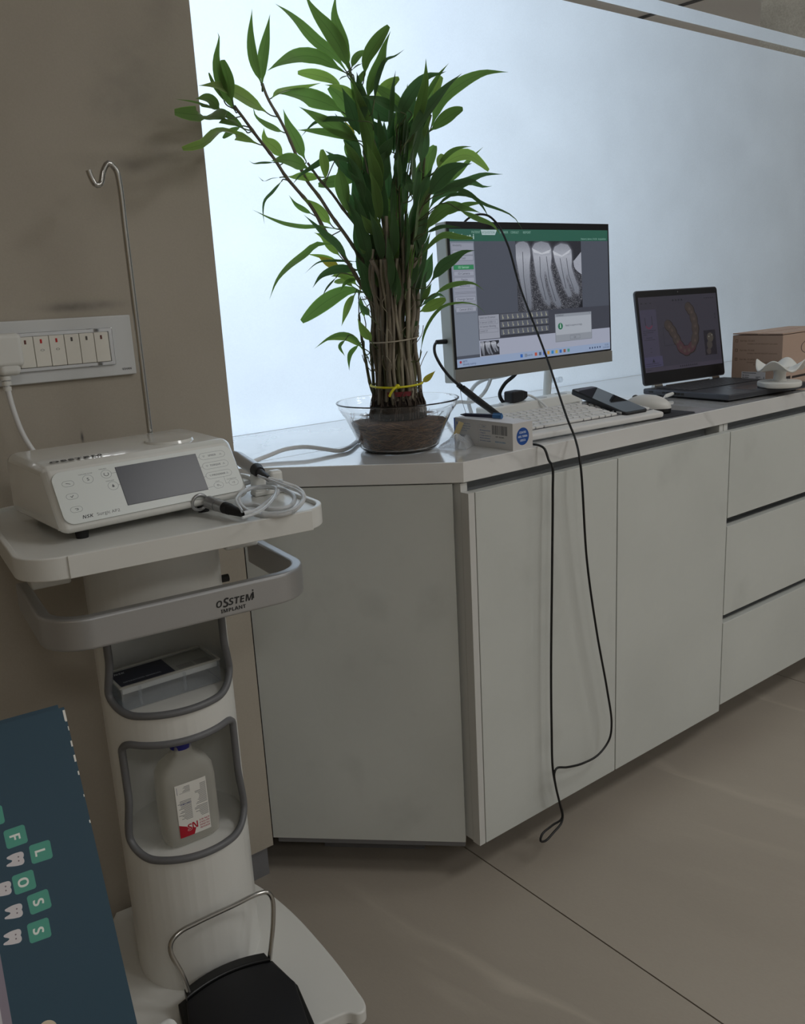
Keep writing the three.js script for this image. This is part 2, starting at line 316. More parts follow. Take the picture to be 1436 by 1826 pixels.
[-0.0448,-0.16975]],"sensorCord":[[1.2663,0.8241,-1.09],
[1.286,0.6216,-1.09],
[1.3175,0.4568,-1.09],
[1.3509,0.3197,-1.09],
[1.3666,0.2353,-1.09],
[1.3595,0.2006,-1.09],
[1.3243,0.178,-1.09],
[1.2735,0.1769,-1.09],
[1.2244,0.1874,-1.09],
[1.1921,0.1979,-1.09],
[1.1842,0.1913,-1.089],
[1.1872,0.1618,-1.089],
[1.1986,0.1178,-1.089],
[1.2052,0.0834,-1.086],
[1.1977,0.0706,-1.084],
[1.1709,0.0637,-1.08],
[1.1418,0.0572,-1.078],
[1.1287,0.0647,-1.078],
[1.136,0.0746,-1.08],
[1.1726,0.0757,-1.086],
[1.2112,0.0733,-1.093],
[1.2079,0.1039,-1.096],
[1.1964,0.1482,-1.096],
[1.1869,0.1974,-1.096],
[1.1848,0.2869,-1.096],
[1.1849,0.4098,-1.096],
[1.1914,0.6422,-1.096],
[1.197,0.7744,-1.098],
[1.1984,0.8282,-1.1]]};
// ---------- materials ----------
const marbleTex = dataTex(512, 512, (u, v) => { const w = fbm(u * 6, v * 6, 3, 6) - 0.5, q = Math.abs(fbm(u * 4 + w, v * 4 + w, 9, 4) - 0.5), ve = Math.max(0, 1 - q * 26), b = 226 + (fbm(u * 8, v * 8, 21, 8) - 0.5) * 16 - ve * 16; return [clamp8(b), clamp8(b), clamp8(b - 1)]; });
const floorTex = dataTex(1024, 1024, (u, v) => {
  const wx = fbm(u * 3, v * 3, 5, 3) - 0.5, wy = fbm(u * 3, v * 3, 6, 3) - 0.5;
  const cl = fbm(u * 4 + wx * 1.6, v * 4 + wy, 31, 4) - 0.5, st = Math.abs(fbm(u * 4 + wx * 1.2, v * 4 + wy * 0.6, 41, 4) - 0.5), ve = Math.max(0, 1 - st * 22) * Math.max(0, fbm(u * 5, v * 5, 51, 5) - 0.4) * 3.4, g = (hash(Math.floor(u * 1024), Math.floor(v * 1024), 3) - 0.5) * 3;
  const b = cl * 22 + ve * 26 + g; return [clamp8(168 + b), clamp8(159 + b), clamp8(147 + b * 0.95)];
});
const wallTex = dataTex(512, 512, (u, v) => { const a = (fbm(u * 8, v * 8, 61, 8) - 0.5) * 12, g = (hash(Math.floor(u * 512), Math.floor(v * 512), 8) - 0.5) * 5; return [clamp8(200 + a + g), clamp8(187 + a + g), clamp8(166 + a + g)]; });
const concreteTex = dataTex(256, 256, (u, v) => { const a = (fbm(u * 8, v * 8, 71, 8) - 0.5) * 50, g = (hash(Math.floor(u * 256), Math.floor(v * 256), 9) - 0.5) * 26; return [clamp8(140 + a + g), clamp8(136 + a + g), clamp8(126 + a + g)]; });
const smearTex = dataTex(512, 512, (u, v) => { const a = (fbm(u * 5, v * 5, 81, 5) - 0.5) * 14, b = Math.max(0, fbm(u * 9, v * 9, 83, 9) - 0.64) * 40; return [clamp8(207 + a - b), clamp8(210 + a - b), clamp8(206 + a - b)]; });
const brushTex = dataTex(256, 64, (u, v) => { const a = 200 + (hash(0, Math.floor(v * 64), 4) - 0.5) * 30 + (hash(Math.floor(u * 256), Math.floor(v * 64), 5) - 0.5) * 12; return [clamp8(a), clamp8(a), clamp8(a)]; }, false);
const filmTex = dataTex(512, 512, (u, v) => { const a = (fbm(u * 7, v * 7, 91, 7) - 0.5) * 14, g = (hash(Math.floor(u * 512), Math.floor(v * 512), 6) - 0.5) * 4; const k = 246 + a + g; return [clamp8(k), clamp8(k + 1), clamp8(k + 2)]; });
filmTex.repeat.set(0.9, 0.9);

const M = {
  marble: phys({ map: marbleTex, roughness: 0.12, clearcoat: 1, clearcoatRoughness: 0.02 }),
  tile: std({ map: floorTex, roughness: 0.33 }),
  grout: std({ color: 0x4a443e, roughness: 0.9 }),
  paint: std({ map: wallTex, roughness: 0.75 }),
  white: std({ color: 0xcfcecb, roughness: 0.8 }),
  ceiling: std({ color: 0xd9d5d0, roughness: 0.85 }),
  farWall: std({ color: 0xd8d8d6, roughness: 0.85 }),
  concrete: std({ map: concreteTex, roughness: 0.9 }),
  laminate: std({ map: smearTex, roughness: 0.42 }),
  laminateEdge: std({ color: 0xd2d2cf, roughness: 0.45 }),
  carcass: std({ color: 0xd0d0cd, roughness: 0.6 }),
  channel: std({ color: 0x9a9da0, roughness: 0.4, metalness: 0.15 }),
  kick: std({ color: 0x77777a, roughness: 0.5 }),
  dark: std({ color: 0x17181b, roughness: 0.5 }),
  black: std({ color: 0x0e0f11, roughness: 0.42 }),
  blackRubber: std({ color: 0x141417, roughness: 0.6 }),
  cart: std({ color: 0xe2e2de, roughness: 0.28 }),
  cartDark: std({ color: 0xb4b5b5, roughness: 0.4 }),
  rubber: std({ color: 0x6d6e71, roughness: 0.42 }),
  silver: std({ color: 0xb9babc, roughness: 0.36, metalness: 0.75, roughnessMap: null }),
  steel: std({ color: 0xb8b6b2, roughness: 0.2, metalness: 1 }),
  chrome: std({ color: 0xd6d8dc, roughness: 0.08, metalness: 1 }),
  gloss: phys({ color: 0xe6e6e2, roughness: 0.16, clearcoat: 0.6, clearcoatRoughness: 0.05 }),
  matte: std({ color: 0xe0e0dc, roughness: 0.5 }),
  cord: std({ color: 0xd6d8da, roughness: 0.35 }),
  whiteCord: std({ color: 0xe2e3e4, roughness: 0.45 }),
  ink: std({ color: 0x2b2b2d, roughness: 0.5 }),
  glass: phys({ color: 0xffffff, roughness: 0, transmission: 1, thickness: 0, ior: 1.45 }),
  film: phys({ map: filmTex, color: lin(0.84, 0.92, 1.0), roughness: 1, transmission: 1, thickness: 0, specularIntensity: 0.5 }),
  clearPlastic: phys({ color: 0xf6f8fa, roughness: 0.12, transmission: 0.9, thickness: 0, ior: 1.45 }),
  hazyPlastic: phys({ color: 0xf2f2ee, roughness: 0.5, transmission: 0.75, thickness: 0, ior: 1.45 }),
};

// ---------- the room ----------
const FLOOR = structGroup('floor');
obj('bed', mbx(10, 0.1, 8.6, 3.2, -0.062, -1.3), M.grout, FLOOR);
{ // large tiles, joints at x = 1.06 and x = 2.31
  const xs = [-1.44, -0.19, 1.06, 2.31, 3.56, 4.81, 6.06, 7.31, 7.9], zs = [-5.1, -3.5, -1.9, -1.55, 0.95, 2.8];
  for (let i = 0; i + 1 < xs.length; i++) for (let k = 0; k + 1 < zs.length; k++) {
    const g = mbx(xs[i + 1] - xs[i] - 0.003, 0.012, zs[k + 1] - zs[k] - 0.003, (xs[i] + xs[i + 1]) / 2, -0.006, (zs[k] + zs[k + 1]) / 2);
    const u = g.attributes.uv; for (let q = 0; q < u.count; q++) u.setXY(q, (u.getX(q) - u.getY(q) * 0.2) * 0.75 + i * 0.37 + 0.11, u.getY(q) * 0.24 + k * 0.21 + i * 0.13);
    obj('tile', g, M.tile, FLOOR);
  }
}
const H = 2.6, WX0 = -1.6, WX1 = 7.9, WZ1 = 2.8, GZ = -1.8;   // room limits, partition plane
// painted pier on the left: face at z = -1.43
const pier = structGroup('wall_left');
{
  // paint with its dirty marks: greasy streaks above the switch plate, smudges by the free edge
  const marks = [[0.48, 1.163, 0.055, 0.007, 30], [0.45, 1.160, 0.03, 0.005, 20], [0.575, 1.47, 0.05, 0.035, 13], [0.60, 1.52, 0.045, 0.05, 10], [0.575, 1.378, 0.05, 0.012, 17], [0.63, 1.40, 0.04, 0.02, 9], [0.655, 1.62, 0.03, 0.06, 8], [0.44, 0.955, 0.0018, 0.008, 70], [0.365, 1.52, 0.012, 0.008, 12]];
  const pierTex = dataTex(1536, 1536, (u, v) => {
    const x = -1.6 + u * 2.309, y = 0.07 + v * 2.53, a = (fbm(u * 18, v * 18, 61, 18) - 0.5) * 12, g = (hash(Math.floor(u * 1536), Math.floor(v * 1536), 8) - 0.5) * 4, k = fbm(u * 90, v * 120, 63, 128, 3);
    let d = 0; for (const [mx, my, sx, sy, q] of marks) { const e = ((x - mx) / sx) ** 2 + ((y - my) / sy) ** 2; if (e < 5) d += q * Math.exp(-e) * (0.35 + 1.3 * k); }
    return [clamp8(174 + a + g - d), clamp8(166 + a + g - d * 0.93), clamp8(153 + a + g - d * 0.8)];
  });
  const g = bx(2.309, H - 0.07, 0.37, -0.4455, (H + 0.07) / 2, -1.615), p = g.attributes.position, u = g.attributes.uv;
  for (let i = 0; i < p.count; i++) u.setXY(i, (p.getX(i) + 1.6) / 2.309, (p.getY(i) - 0.07) / 2.53);
  obj('pier_face', g, std({ map: pierTex, roughness: 0.75 }), pier);
}
struct('baseboard_left', mbx(2.3, 0.085, 0.36, -0.45, 0.0425, -1.622), M.kick);
struct('wall_right', mbx(0.12, H, 8.4, WX1 + 0.06, H / 2, -1.2), M.white);
struct('wall_rear', mbx(9.7, H, 0.12, 3.15, H / 2, WZ1 + 0.06), M.white);
struct('wall_side', mbx(0.12, H, 7.2, WX0 - 0.06, H / 2, -0.7), M.paint);
struct('ceiling', [bx(9.9, 0.12, 8.6, 3.15, H + 0.06, -1.2)], M.ceiling);
// ceiling seam of the neighbouring room
struct('trim_1', rod([4.3, H - 0.002, -4.9], [4.47, H - 0.002, -2.6], 0.012, 0.012, 6), M.dark);
// ceiling lamps
for (const [x, z] of PANELS) {
  const t = thing('ceiling_light', 'square white ceiling light panel above the room', 'light', [x, H, z], 0, 'ceiling light panels');
  obj('frame', slab(rrect(0.62, 0.62, 0.01), -0.02, 0, 0.001, [rrect(0.58, 0.58, 0.005, 0, 0, THREE.Path)]), M.matte, t);
  obj('diffuser', bx(0.58, 0.006, 0.58, 0, -0.006, 0), std({ color: 0xffffff, emissive: PANEL_TINT, emissiveIntensity: 1.5 }), t);
  areaLight('panel', 0.58, 0.58, PANEL_TINT, z < -4 ? FAR_PANEL : z < -2 ? FAR_PANEL * 0.02 : PANEL_LIGHT, [x, H - 0.022, z], [x, 0, z + 1e-4]);
}
// frosted glass partition behind the worktop
const win = structGroup('window_1');
obj('glass_pane', bx(7.19, H - 0.86, 0.008, 4.305, (H + 0.86) / 2, GZ - 0.006), M.glass, win);
const film = (y0, y1) => { const g = new THREE.PlaneGeometry(7.19, y1 - y0).translate(4.305, (y0 + y1) / 2, GZ), p = g.attributes.position, u = g.attributes.uv; for (let i = 0; i < p.count; i++) u.setXY(i, p.getX(i), p.getY(i)); return g; };
obj('frosted_film', film(0.8605, 1.924), M.film, win);
obj('film_strip', film(1.945, 1.986), M.film, win);
// room behind the partition: outer wall with a window opening, concrete column
{
  const z = -3.6, y0 = DAY.y - DAY.h / 2, y1 = DAY.y + DAY.h / 2, x0 = DAY.x - DAY.w / 2, x1 = DAY.x + DAY.w / 2;
  struct('wall_far', [bx(x0 - WX0, H, 0.2, (WX0 + x0) / 2, H / 2, z), bx(2.6 - x1, H, 0.2, (2.6 + x1) / 2, H / 2, z), bx(0.2, H, 1.7, 2.5, H / 2, -4.45), bx(WX1 - 2.6, H, 0.2, (WX1 + 2.6) / 2, H / 2, -5.2), bx(DAY.w, y0, 0.2, DAY.x, y0 / 2, z), bx(DAY.w, H - y1, 0.2, DAY.x, (H + y1) / 2, z)], M.farWall);
  const w = structGroup('window_2');
  obj('window_frame', [bx(DAY.w, 0.05, 0.06, DAY.x, y0 + 0.025, z), bx(DAY.w, 0.05, 0.06, DAY.x, y1 - 0.025, z), bx(0.05, DAY.h, 0.06, x0 + 0.025, DAY.y, z), bx(0.05, DAY.h, 0.06, x1 - 0.025, DAY.y, z), bx(0.05, DAY.h, 0.06, DAY.x, DAY.y, z)], M.matte, w);
  obj('window_pane', bx(DAY.w - 0.08, DAY.h - 0.08, 0.006, DAY.x, DAY.y, z - 0.02), M.glass, w);
  const c = structGroup('wall_column');
  obj('column_slab', mbx(0.4, H, 0.295, 4.23, H / 2, -2.2525), M.concrete, c);
  obj('column_slab', mbx(0.4, H, 0.25, 4.23, H / 2, -1.96), M.concrete, c);
  obj('joint', bx(0.36, H, 0.02, 4.23, H / 2, -2.095), M.dark, c);
  struct('wall_below', bx(7.19, 0.86, 0.1, 4.305, 0.43, -1.861), M.white);
}

// ---------- worktop and cabinets ----------
const top = thing('worktop', 'white marble worktop with clipped corner below the frosted glass', 'worktop');
{
  const uvm = (g) => { const p = g.attributes.position, u = g.attributes.uv, n = g.attributes.normal; for (let i = 0; i < p.count; i++) u.setXY(i, (p.getX(i) + (Math.abs(n.getY(i)) < 0.5 ? p.getY(i) : 0)) * 0.8, (p.getZ(i) + (Math.abs(n.getY(i)) < 0.5 ? p.getY(i) : 0)) * 0.8); return g; };
  obj('slab', uvm(slab([[0.712, -1.4595], [0.712, -1.43], [1.008, -1.138], [3.6, -1.138], [3.6, -1.4595]], 0.822, 0.86, 0.0015)), M.marble, top);
  obj('slab', uvm(slab([[0.712, -1.7985], [0.712, -1.4605], [3.6, -1.4605], [3.6, -1.7985]], 0.822, 0.86, 0.0006)), M.marble, top);
}
function front(parent, name, x0, x1, y0, y1, z = -1.1225, t = 0.02) {
  const g = rbx(x1 - x0, y1 - y0, t, 0.0012, (x0 + x1) / 2, (y0 + y1) / 2, z - t / 2, 1), p = g.attributes.position, u = g.attributes.uv;
  for (let i = 0; i < p.count; i++) u.setXY(i, p.getX(i) * 0.9 + x0, p.getY(i) * 0.9);
  return obj(name, g, M.laminate, parent);
}
{ // corner unit behind the slanted end panel
  const t = thing('corner_cabinet', 'grey slanted end panel cabinet beside the painted pier', 'cabinet');
  const dx = 1.0025 - 0.712, dz = -1.1455 + 1.432, L = Math.hypot(dx, dz), a = Math.atan2(dz, dx);
  const g = bx(L - 0.012, 0.735, 0.018, 0, 0, 0), u = g.attributes.uv, p = g.attributes.position; for (let i = 0; i < p.count; i++) u.setXY(i, p.getX(i) + 0.4, p.getY(i) + 0.2);
  g.rotateY(-a); g.translate(0.8594, 0.4525, -1.2994);
  obj('end_panel', g, M.laminate, t);
  const k = bx(L - 0.19, 0.075, 0.016, 0, 0, 0); k.rotateY(-a); k.translate(0.92, 0.0375, -1.37); obj('toe_kick', k, M.kick, t);
  obj('bottom_rail', (() => { const r = bx(L - 0.022, 0.012, 0.02, 0, 0, 0); r.rotateY(-a); r.translate(0.8657, 0.079, -1.3003); return r; })(), M.kick, t);
  obj('carcass', slab([[0.73, -1.46], [1.0, -1.168], [1.0, -1.75], [0.73, -1.75]], 0.09, 0.82), M.carcass, t);
}
function unit(name, label, x0, x1, pullY = []) {
  const t = thing(name, label, 'cabinet');
  obj('carcass', [bx(x1 - x0 - 0.002, 0.70, 0.55, (x0 + x1) / 2, 0.44, -1.459)], M.carcass, t);
  for (const x of [x0 + 0.009, x1 - 0.009]) obj('side_panel', bx(0.016, 0.73, 0.04, x, 0.455, -1.164), M.laminateEdge, t);
  obj('grip_channel', [bx(x1 - x0 - 0.04, 0.004, 0.034, (x0 + x1) / 2, 0.792, -1.163), bx(x1 - x0 - 0.04, 0.03, 0.003, (x0 + x1) / 2, 0.806, -1.181), ...pullY.map((y) => bx(x1 - x0 - 0.04, 0.045, 0.003, (x0 + x1) / 2, y, -1.176)), ...pullY.map((y) => bx(x1 - x0 - 0.04, 0.003, 0.03, (x0 + x1) / 2, y - 0.022, -1.161))], M.channel, t);
  obj('toe_kick', bx(x1 - x0, 0.085, 0.016, (x0 + x1) / 2, 0.0425, -1.31), M.kick, t);
  return t;
}
{
  const t = unit('door_cabinet', 'white flat-fronted cabinet with two plain doors and black cord in front', 1.004, 1.838);
  front(t, 'door', 1.021, 1.4195, 0.087, 0.8045); front(t, 'door', 1.4225, 1.8335, 0.087, 0.8045);
  obj('filler_strip', bx(0.0145, 0.7175, 0.02, 1.0122, 0.4457, -1.1335), M.laminateEdge, t);
  const d = unit('drawer_cabinet', 'white cabinet with three flat drawers and recessed grips', 1.8385, 2.62, [0.583, 0.334]);
  front(d, 'drawer', 1.8365, 2.618, 0.594, 0.8045); front(d, 'drawer', 1.8365, 2.618, 0.345, 0.573); front(d, 'drawer', 1.8365, 2.618, 0.103, 0.324);
  const e = unit('end_cabinet', 'white cabinet door beyond the drawer unit', 2.6205, 3.58);
  front(e, 'door', 2.6225, 3.09, 0.087, 0.8045); front(e, 'door', 3.093, 3.578, 0.087, 0.8045);
}

// ---------- equipment cart ----------
const CART = [0.456, 0, -1.23], CT = -0.105;
const cart = thing('equipment_cart', 'white pedestal cart with silver handle and two open niches', 'cart', CART, CT);
{
  const base = new THREE.Shape(), R = [[0.1, -0.17], [0.139, -0.095], [0.163, 0.016], [0.172, 0.15], [0.171, 0.25]];
  base.moveTo(-0.1, 0.17); base.lineTo(0.1, 0.17); base.splineThru(R.slice(1).map(([x, z]) => new THREE.Vector2(x, -z)));
  base.bezierCurveTo(0.171, -0.275, 0.165, -0.284, 0.155, -0.284); base.bezierCurveTo(0.143, -0.284, 0.145, -0.272, 0.132, -0.270); base.quadraticCurveTo(0.06, -0.262, 0, -0.262); base.quadraticCurveTo(-0.06, -0.262, -0.132, -0.270);
  base.bezierCurveTo(-0.145, -0.272, -0.143, -0.284, -0.155, -0.284); base.bezierCurveTo(-0.165, -0.284, -0.171, -0.275, -0.171, -0.25); base.splineThru(R.slice(0, 4).reverse().map(([x, z]) => new THREE.Vector2(-x, -z)));
  obj('base_plate', slab(base, 0.078, 0.1, 0.003, [], 24), M.cart, cart);
  for (const [x, z] of [[0.152, 0.262], [-0.152, 0.262], [0.1, -0.14], [-0.1, -0.14]]) {
    const k = obj('caster', [cyl(0.011, 0.011, 0.034, x, 0.063, z), bx(0.02, 0.012, 0.03, x, 0.05, z + 0.006)], M.cartDark, cart);
    obj('wheel', [0.009, -0.009].map((o) => cyl(0.024, 0.024, 0.012, 0, 0, 0).rotateZ(Math.PI / 2).translate(x + o + (x > 0 ? 0.012 : -0.012), 0.0245, z + 0.012)), M.blackRubber, k);
  }
  // column with two niches cut into it
  const r = 0.1, ev = new Evaluator(); ev.useGroups = false; ev.attributes = ['position', 'normal'];
  const B = (g) => { const b = new Brush(g); b.updateMatrixWorld(); return b; };
  const hw = (y, y0, y1) => { const s = (y - y0) / (y1 - y0), q = Math.min(1, Math.max(0, (0.55 - s) / 0.4)); return 0.084 + 0.0062 * q * q * (3 - 2 * q); };
  const outline = (y0, y1) => { // rounded opening, seen from the front
    const p = [], c = 0.03, add = (x, y) => p.push([x, y]);
    const w0 = hw(y0, y0, y1), w1 = hw(y1, y0, y1), ct = 0.016;
    for (let i = 0; i <= 8; i++) { const a = -Math.PI / 2 + i / 8 * Math.PI / 2; add(w0 - c + Math.cos(a) * c, y0 + c + Math.sin(a) * c); }
    for (let i = 1; i < 12; i++) { const y = y0 + c + (y1 - ct - y0 - c) * i / 12; add(hw(y, y0, y1), y); }
    for (let i = 0; i <= 6; i++) { const a = i / 6 * Math.PI / 2; add(w1 - ct + Math.cos(a) * ct, y1 - ct + Math.sin(a) * ct); }
    const half = p.slice(); for (const [x, y] of half.reverse()) p.push([-x, y]);
    return p;
  };
  const NI = [[0.578, 0.735], [0.337, 0.531]];
  let col = B(cyl(r, r, 0.745, 0, 0.4725, 0, 96));
  for (const [y0, y1] of NI) {
    col = ev.evaluate(col, B(cyl(0.0955, 0.0955, y1 - y0 + 0.0, 0, (y0 + y1) / 2, 0, 96)), SUBTRACTION);
    const sh = new THREE.Shape(outline(y0, y1).map(([x, y]) => new THREE.Vector2(x, y))), g = new THREE.ExtrudeGeometry(sh, { depth: 0.2, bevelEnabled: false }); g.translate(0, 0, 0.001);
    col = ev.evaluate(col, B(g), SUBTRACTION);
  }
  obj('column', toCreasedNormals(col.geometry, 0.6).rotateY(-0.13), M.cart, cart);
  for (const [y0, y1] of NI) {
    const pts = outline(y0, y1), f = []; // denser along the horizontal runs so that the trim follows the curve
    for (let i = 0; i < pts.length; i++) { const a = pts[i], b = pts[(i + 1) % pts.length], n = Math.max(1, Math.round(Math.hypot(a[0] - b[0], a[1] - b[1]) / 0.012)); for (let k = 0; k < n; k++) { const x = a[0] + (b[0] - a[0]) * k / n, y = a[1] + (b[1] - a[1]) * k / n; f.push(V(x, y, Math.sqrt(r * r - x * x))); } }
    obj('niche_trim', new THREE.TubeGeometry(new THREE.CatmullRomCurve3(f, true, 'centripetal'), 220, 0.0058, 8, true).rotateY(-0.13), M.rubber, cart);
  }
  obj('tray_bracket', rbx(0.25, 0.042, 0.12, 0.004, 0, 0.823, 0.01), M.cart, cart);
  // tray with raised rim
  const T = (w, d, rr) => rrect(w, d, rr, 0, -0.03);
  obj('tray', slab(T(0.412, 0.354, 0.05), 0.8435, 0.866, 0.002, [], 16), M.cart, cart);
  const rim = slab(T(0.416, 0.36, 0.053), 0.8425, 0.8715, 0.002, [rrect(0.4, 0.344, 0.045, 0, -0.03, THREE.Path)], 16); obj('tray_rim', rim, M.cart, cart);
  for (const [x0, x1, z] of [[-0.153, 0.173, 0.2108], [-0.153, 0.173, -0.1508]]) obj('edge_strip', rbx(x1 - x0, 0.0285, 0.003, 0.0012, (x0 + x1) / 2, 0.8572, z, 2), M.cart, cart);
  // strap handle
  const ox = 0.187, fz = 0.179, th = 0.017, c = 0.062, U = new THREE.Shape();
  U.moveTo(ox, 0.045); U.lineTo(ox, -(fz - c)); U.absarc(ox - c, -(fz - c), c, 0, -Math.PI / 2, true); U.lineTo(-(ox - c), -fz); U.absarc(-(ox - c), -(fz - c), c, -Math.PI / 2, -Math.PI, true); U.lineTo(-ox, 0.045);
  U.lineTo(-ox + th, 0.045); U.lineTo(-ox + th, -(fz - c)); U.absarc(-(ox - c), -(fz - c), c - th, Math.PI, Math.PI * 1.5, false); U.lineTo(ox - c, -fz + th); U.absarc(ox - c, -(fz - c), c - th, -Math.PI / 2, 0, false); U.lineTo(ox - th, 0.045);
  obj('handle', slab(U, 0.7345, 0.7785, 0.004, [], 20), M.silver, cart);
  for (const s of [-1, 1]) obj('handle_mount', rbx(0.055, 0.03, 0.045, 0.004, s * 0.145, 0.79, -0.022), M.cart, cart);
  obj('side_knob', cyl(0.006, 0.006, 0.012, 0, 0, 0).rotateZ(Math.PI / 2).translate(0.1, 0.742, 0.03), M.black, cart);
}
const fonts = new FontLoader(), bold = await fonts.loadAsync('fonts/droid/droid_sans_bold.typeface.json'), regular = await fonts.loadAsync('fonts/droid/droid_sans_regular.typeface.json');
function text(str, font, size, shear = 0, wide = 1) {
  const g = new TextGeometry(str, { font, size, depth: 0.0003, curveSegments: 3, bevelEnabled: false }); g.scale(wide, 1, 1);
  if (shear) g.applyMatrix4(new THREE.Matrix4().makeShear(0, 0, shear, 0, 0, 0)); return g;
}
{ // maker's name on the handle
  const z = 0.1792;
  const o = merge([text('O', bold, 0.0095, 0.18, 1.0).translate(0.0315, 0.7515, z), text('S', bold, 0.013, 0.18, 0.95).translate(0.0415, 0.75, z), text('STEM', bold, 0.0098, 0.18, 1.08).translate(0.05, 0.7515, z)]);
  obj('maker_name', o, M.ink, cart);
  obj('maker_name_tail', merge([text('i', regular, 0.0125, 0, 1.3).translate(0.0845, 0.7535, z), text('IMPLANT', bold, 0.0052, 0, 1.15).translate(0.0385, 0.7425, z)]), M.ink, cart);
}

// ---------- things on the cart ----------
// surgical motor unit
const unitPos = [0.437, 0.866, -1.115], UT = 0.044;
const sm = thing('surgical_motor_unit', 'white surgical motor unit with dark screen and thin hanger rod on cart tray', 'medical device', unitPos, UT);
{
  const W = 0.276, prof = new THREE.Shape();  // side profile: x = depth (front = 0), y = height
  prof.moveTo(-0.012, 0.012); prof.quadraticCurveTo(0, 0.012, 0.0005, 0.02); prof.lineTo(-0.040, 0.0895); prof.quadraticCurveTo(-0.043, 0.0945, -0.052, 0.096); prof.lineTo(-0.178, 0.1005); prof.quadraticCurveTo(-0.196, 0.100, -0.198, 0.085); prof.lineTo(-0.2, 0.03); prof.quadraticCurveTo(-0.2, 0.012, -0.185, 0.012); prof.closePath();
  const g = new THREE.ExtrudeGeometry(prof, { depth: W - 0.028, bevelEnabled: true, bevelThickness: 0.014, bevelSize: 0.011, bevelOffset: -0.011, bevelSegments: 6, curveSegments: 8 });
  g.translate(0, 0, -(W - 0.028) / 2); g.rotateY(-Math.PI / 2); // depth axis becomes z
  const body = toCreasedNormals(g, 0.7);
  obj('housing', body, M.gloss, sm);
  // slanted front panel with print
  const PW = 0.262, PH = 0.0735, lean = Math.atan2(0.0405, 0.0695);
  const panelTex = canvas(2048, 575, (c, w, h) => {
    c.fillStyle = '#dfe4e2'; c.fillRect(0, 0, w, h); c.scale(1, 575 / 680);
    const k = w / 1436, P = (x, y) => [x, y]; c.strokeStyle = '#8b9294'; c.fillStyle = '#4b5154'; c.lineWidth = 4; c.textAlign = 'center'; c.textBaseline = 'middle';
    const pill = (x, y, a, b) => { c.beginPath(); c.roundRect(x - a, y - b, 2 * a, 2 * b, b); c.stroke(); };
    const tri = (x, y, up) => { c.beginPath(); c.moveTo(x - 12, y + (up ? 9 : -9)); c.lineTo(x + 12, y + (up ? 9 : -9)); c.lineTo(x, y + (up ? -11 : 11)); c.closePath(); c.stroke(); };
    for (const [y, s] of [[115, 'SPEED'], [255, 'TORQUE'], [395, 'PROGRAM']]) { pill(1795, y, 160, 46); tri(1690, y, false); tri(1900, y, true); c.font = 'bold 34px sans-serif'; c.fillText(s, 1793, y); c.beginPath(); c.moveTo(1560, y + 10); c.lineTo(1632, y); c.stroke(); }
    pill(1745, 545, 58, 42); pill(1935, 545, 58, 42); c.font = 'bold 40px sans-serif'; c.fillText('O', 1738, 543); c.font = 'bold 24px sans-serif'; c.fillText('a', 1764, 556); c.fillText('F', 1926, 545); c.fillRect(1936, 532, 16, 4); c.fillRect(1936, 544, 16, 4); c.fillRect(1936, 556, 12, 4); c.font = '20px sans-serif'; c.fillText('LIGHT', 1745, 488); c.fillText('CALIBRATION', 1925, 488); c.beginPath(); c.moveTo(1560, 560); c.lineTo(1686, 548); c.stroke(); c.beginPath(); c.moveTo(1840, 442); c.lineTo(1840, 540); c.lineTo(1876, 540); c.stroke();
    pill(150, 165, 60, 36); pill(150, 330, 60, 36); pill(150, 500, 60, 36); c.lineWidth = 7; c.strokeStyle = '#4b5154';
    c.beginPath(); c.moveTo(128, 158); c.lineTo(150, 164); c.lineTo(172, 174); c.stroke(); c.beginPath(); c.moveTo(134, 326); c.lineTo(146, 342); c.lineTo(166, 316); c.stroke(); c.beginPath(); c.moveTo(136, 490); c.lineTo(166, 490); c.lineTo(166, 508); c.lineTo(146, 508); c.stroke();
    c.lineWidth = 4; c.strokeStyle = '#8b9294'; for (const [x, y] of [[360, 150], [560, 125], [590, 290]]) { c.beginPath(); c.arc(x, y, 54, 0, 7); c.stroke(); }
    c.font = 'bold 52px sans-serif'; c.fillText('S', 360, 152); c.font = '20px sans-serif'; c.fillText('COOLANT FLOW', 350, 78); c.fillText('FWD/REV', 540, 52); c.fillText('COOLANT', 575, 218); c.lineWidth = 7; c.strokeStyle = '#4b5154'; c.beginPath(); c.arc(560, 125, 24, -0.7, 3.9); c.stroke(); c.beginPath(); c.arc(590, 296, 13, 0, 7); c.fill(); c.beginPath(); c.moveTo(577, 292); c.lineTo(590, 266); c.lineTo(603, 292); c.fill();
    c.lineWidth = 4; c.strokeStyle = '#8b9294'; c.beginPath(); c.moveTo(615, 125); c.lineTo(700, 125); c.moveTo(645, 290); c.lineTo(720, 290); c.stroke();
    c.fillStyle = '#23272a'; c.textAlign = 'left'; c.font = 'bold italic 58px sans-serif'; c.fillText('NSK', 175, 612); c.font = '52px sans-serif'; c.fillText('Surgic AP2', 330, 610);
  });
  const pg = new THREE.ExtrudeGeometry(rrect(PW, PH, 0.014), { depth: 0.0012, bevelEnabled: true, bevelThickness: 0.0005, bevelSize: 0.0005, bevelOffset: -0.0005, bevelSegments: 2, curveSegments: 8 });
  { const p = pg.attributes.position, u = pg.attributes.uv; for (let i = 0; i < p.count; i++) u.setXY(i, p.getX(i) / PW + 0.5, p.getY(i) / PH + 0.5); }
  pg.rotateX(-lean); pg.translate(0, 0.0555, -0.0192);
  const panel = obj('control_panel', pg, std({ map: panelTex, roughness: 0.35 }), sm);
  const sc = rbx(0.12, 0.0565, 0.002, 0.0006, 0.0145, 0.0025, 0.0012, 1); sc.rotateX(-lean); sc.translate(0, 0.0555, -0.0192);
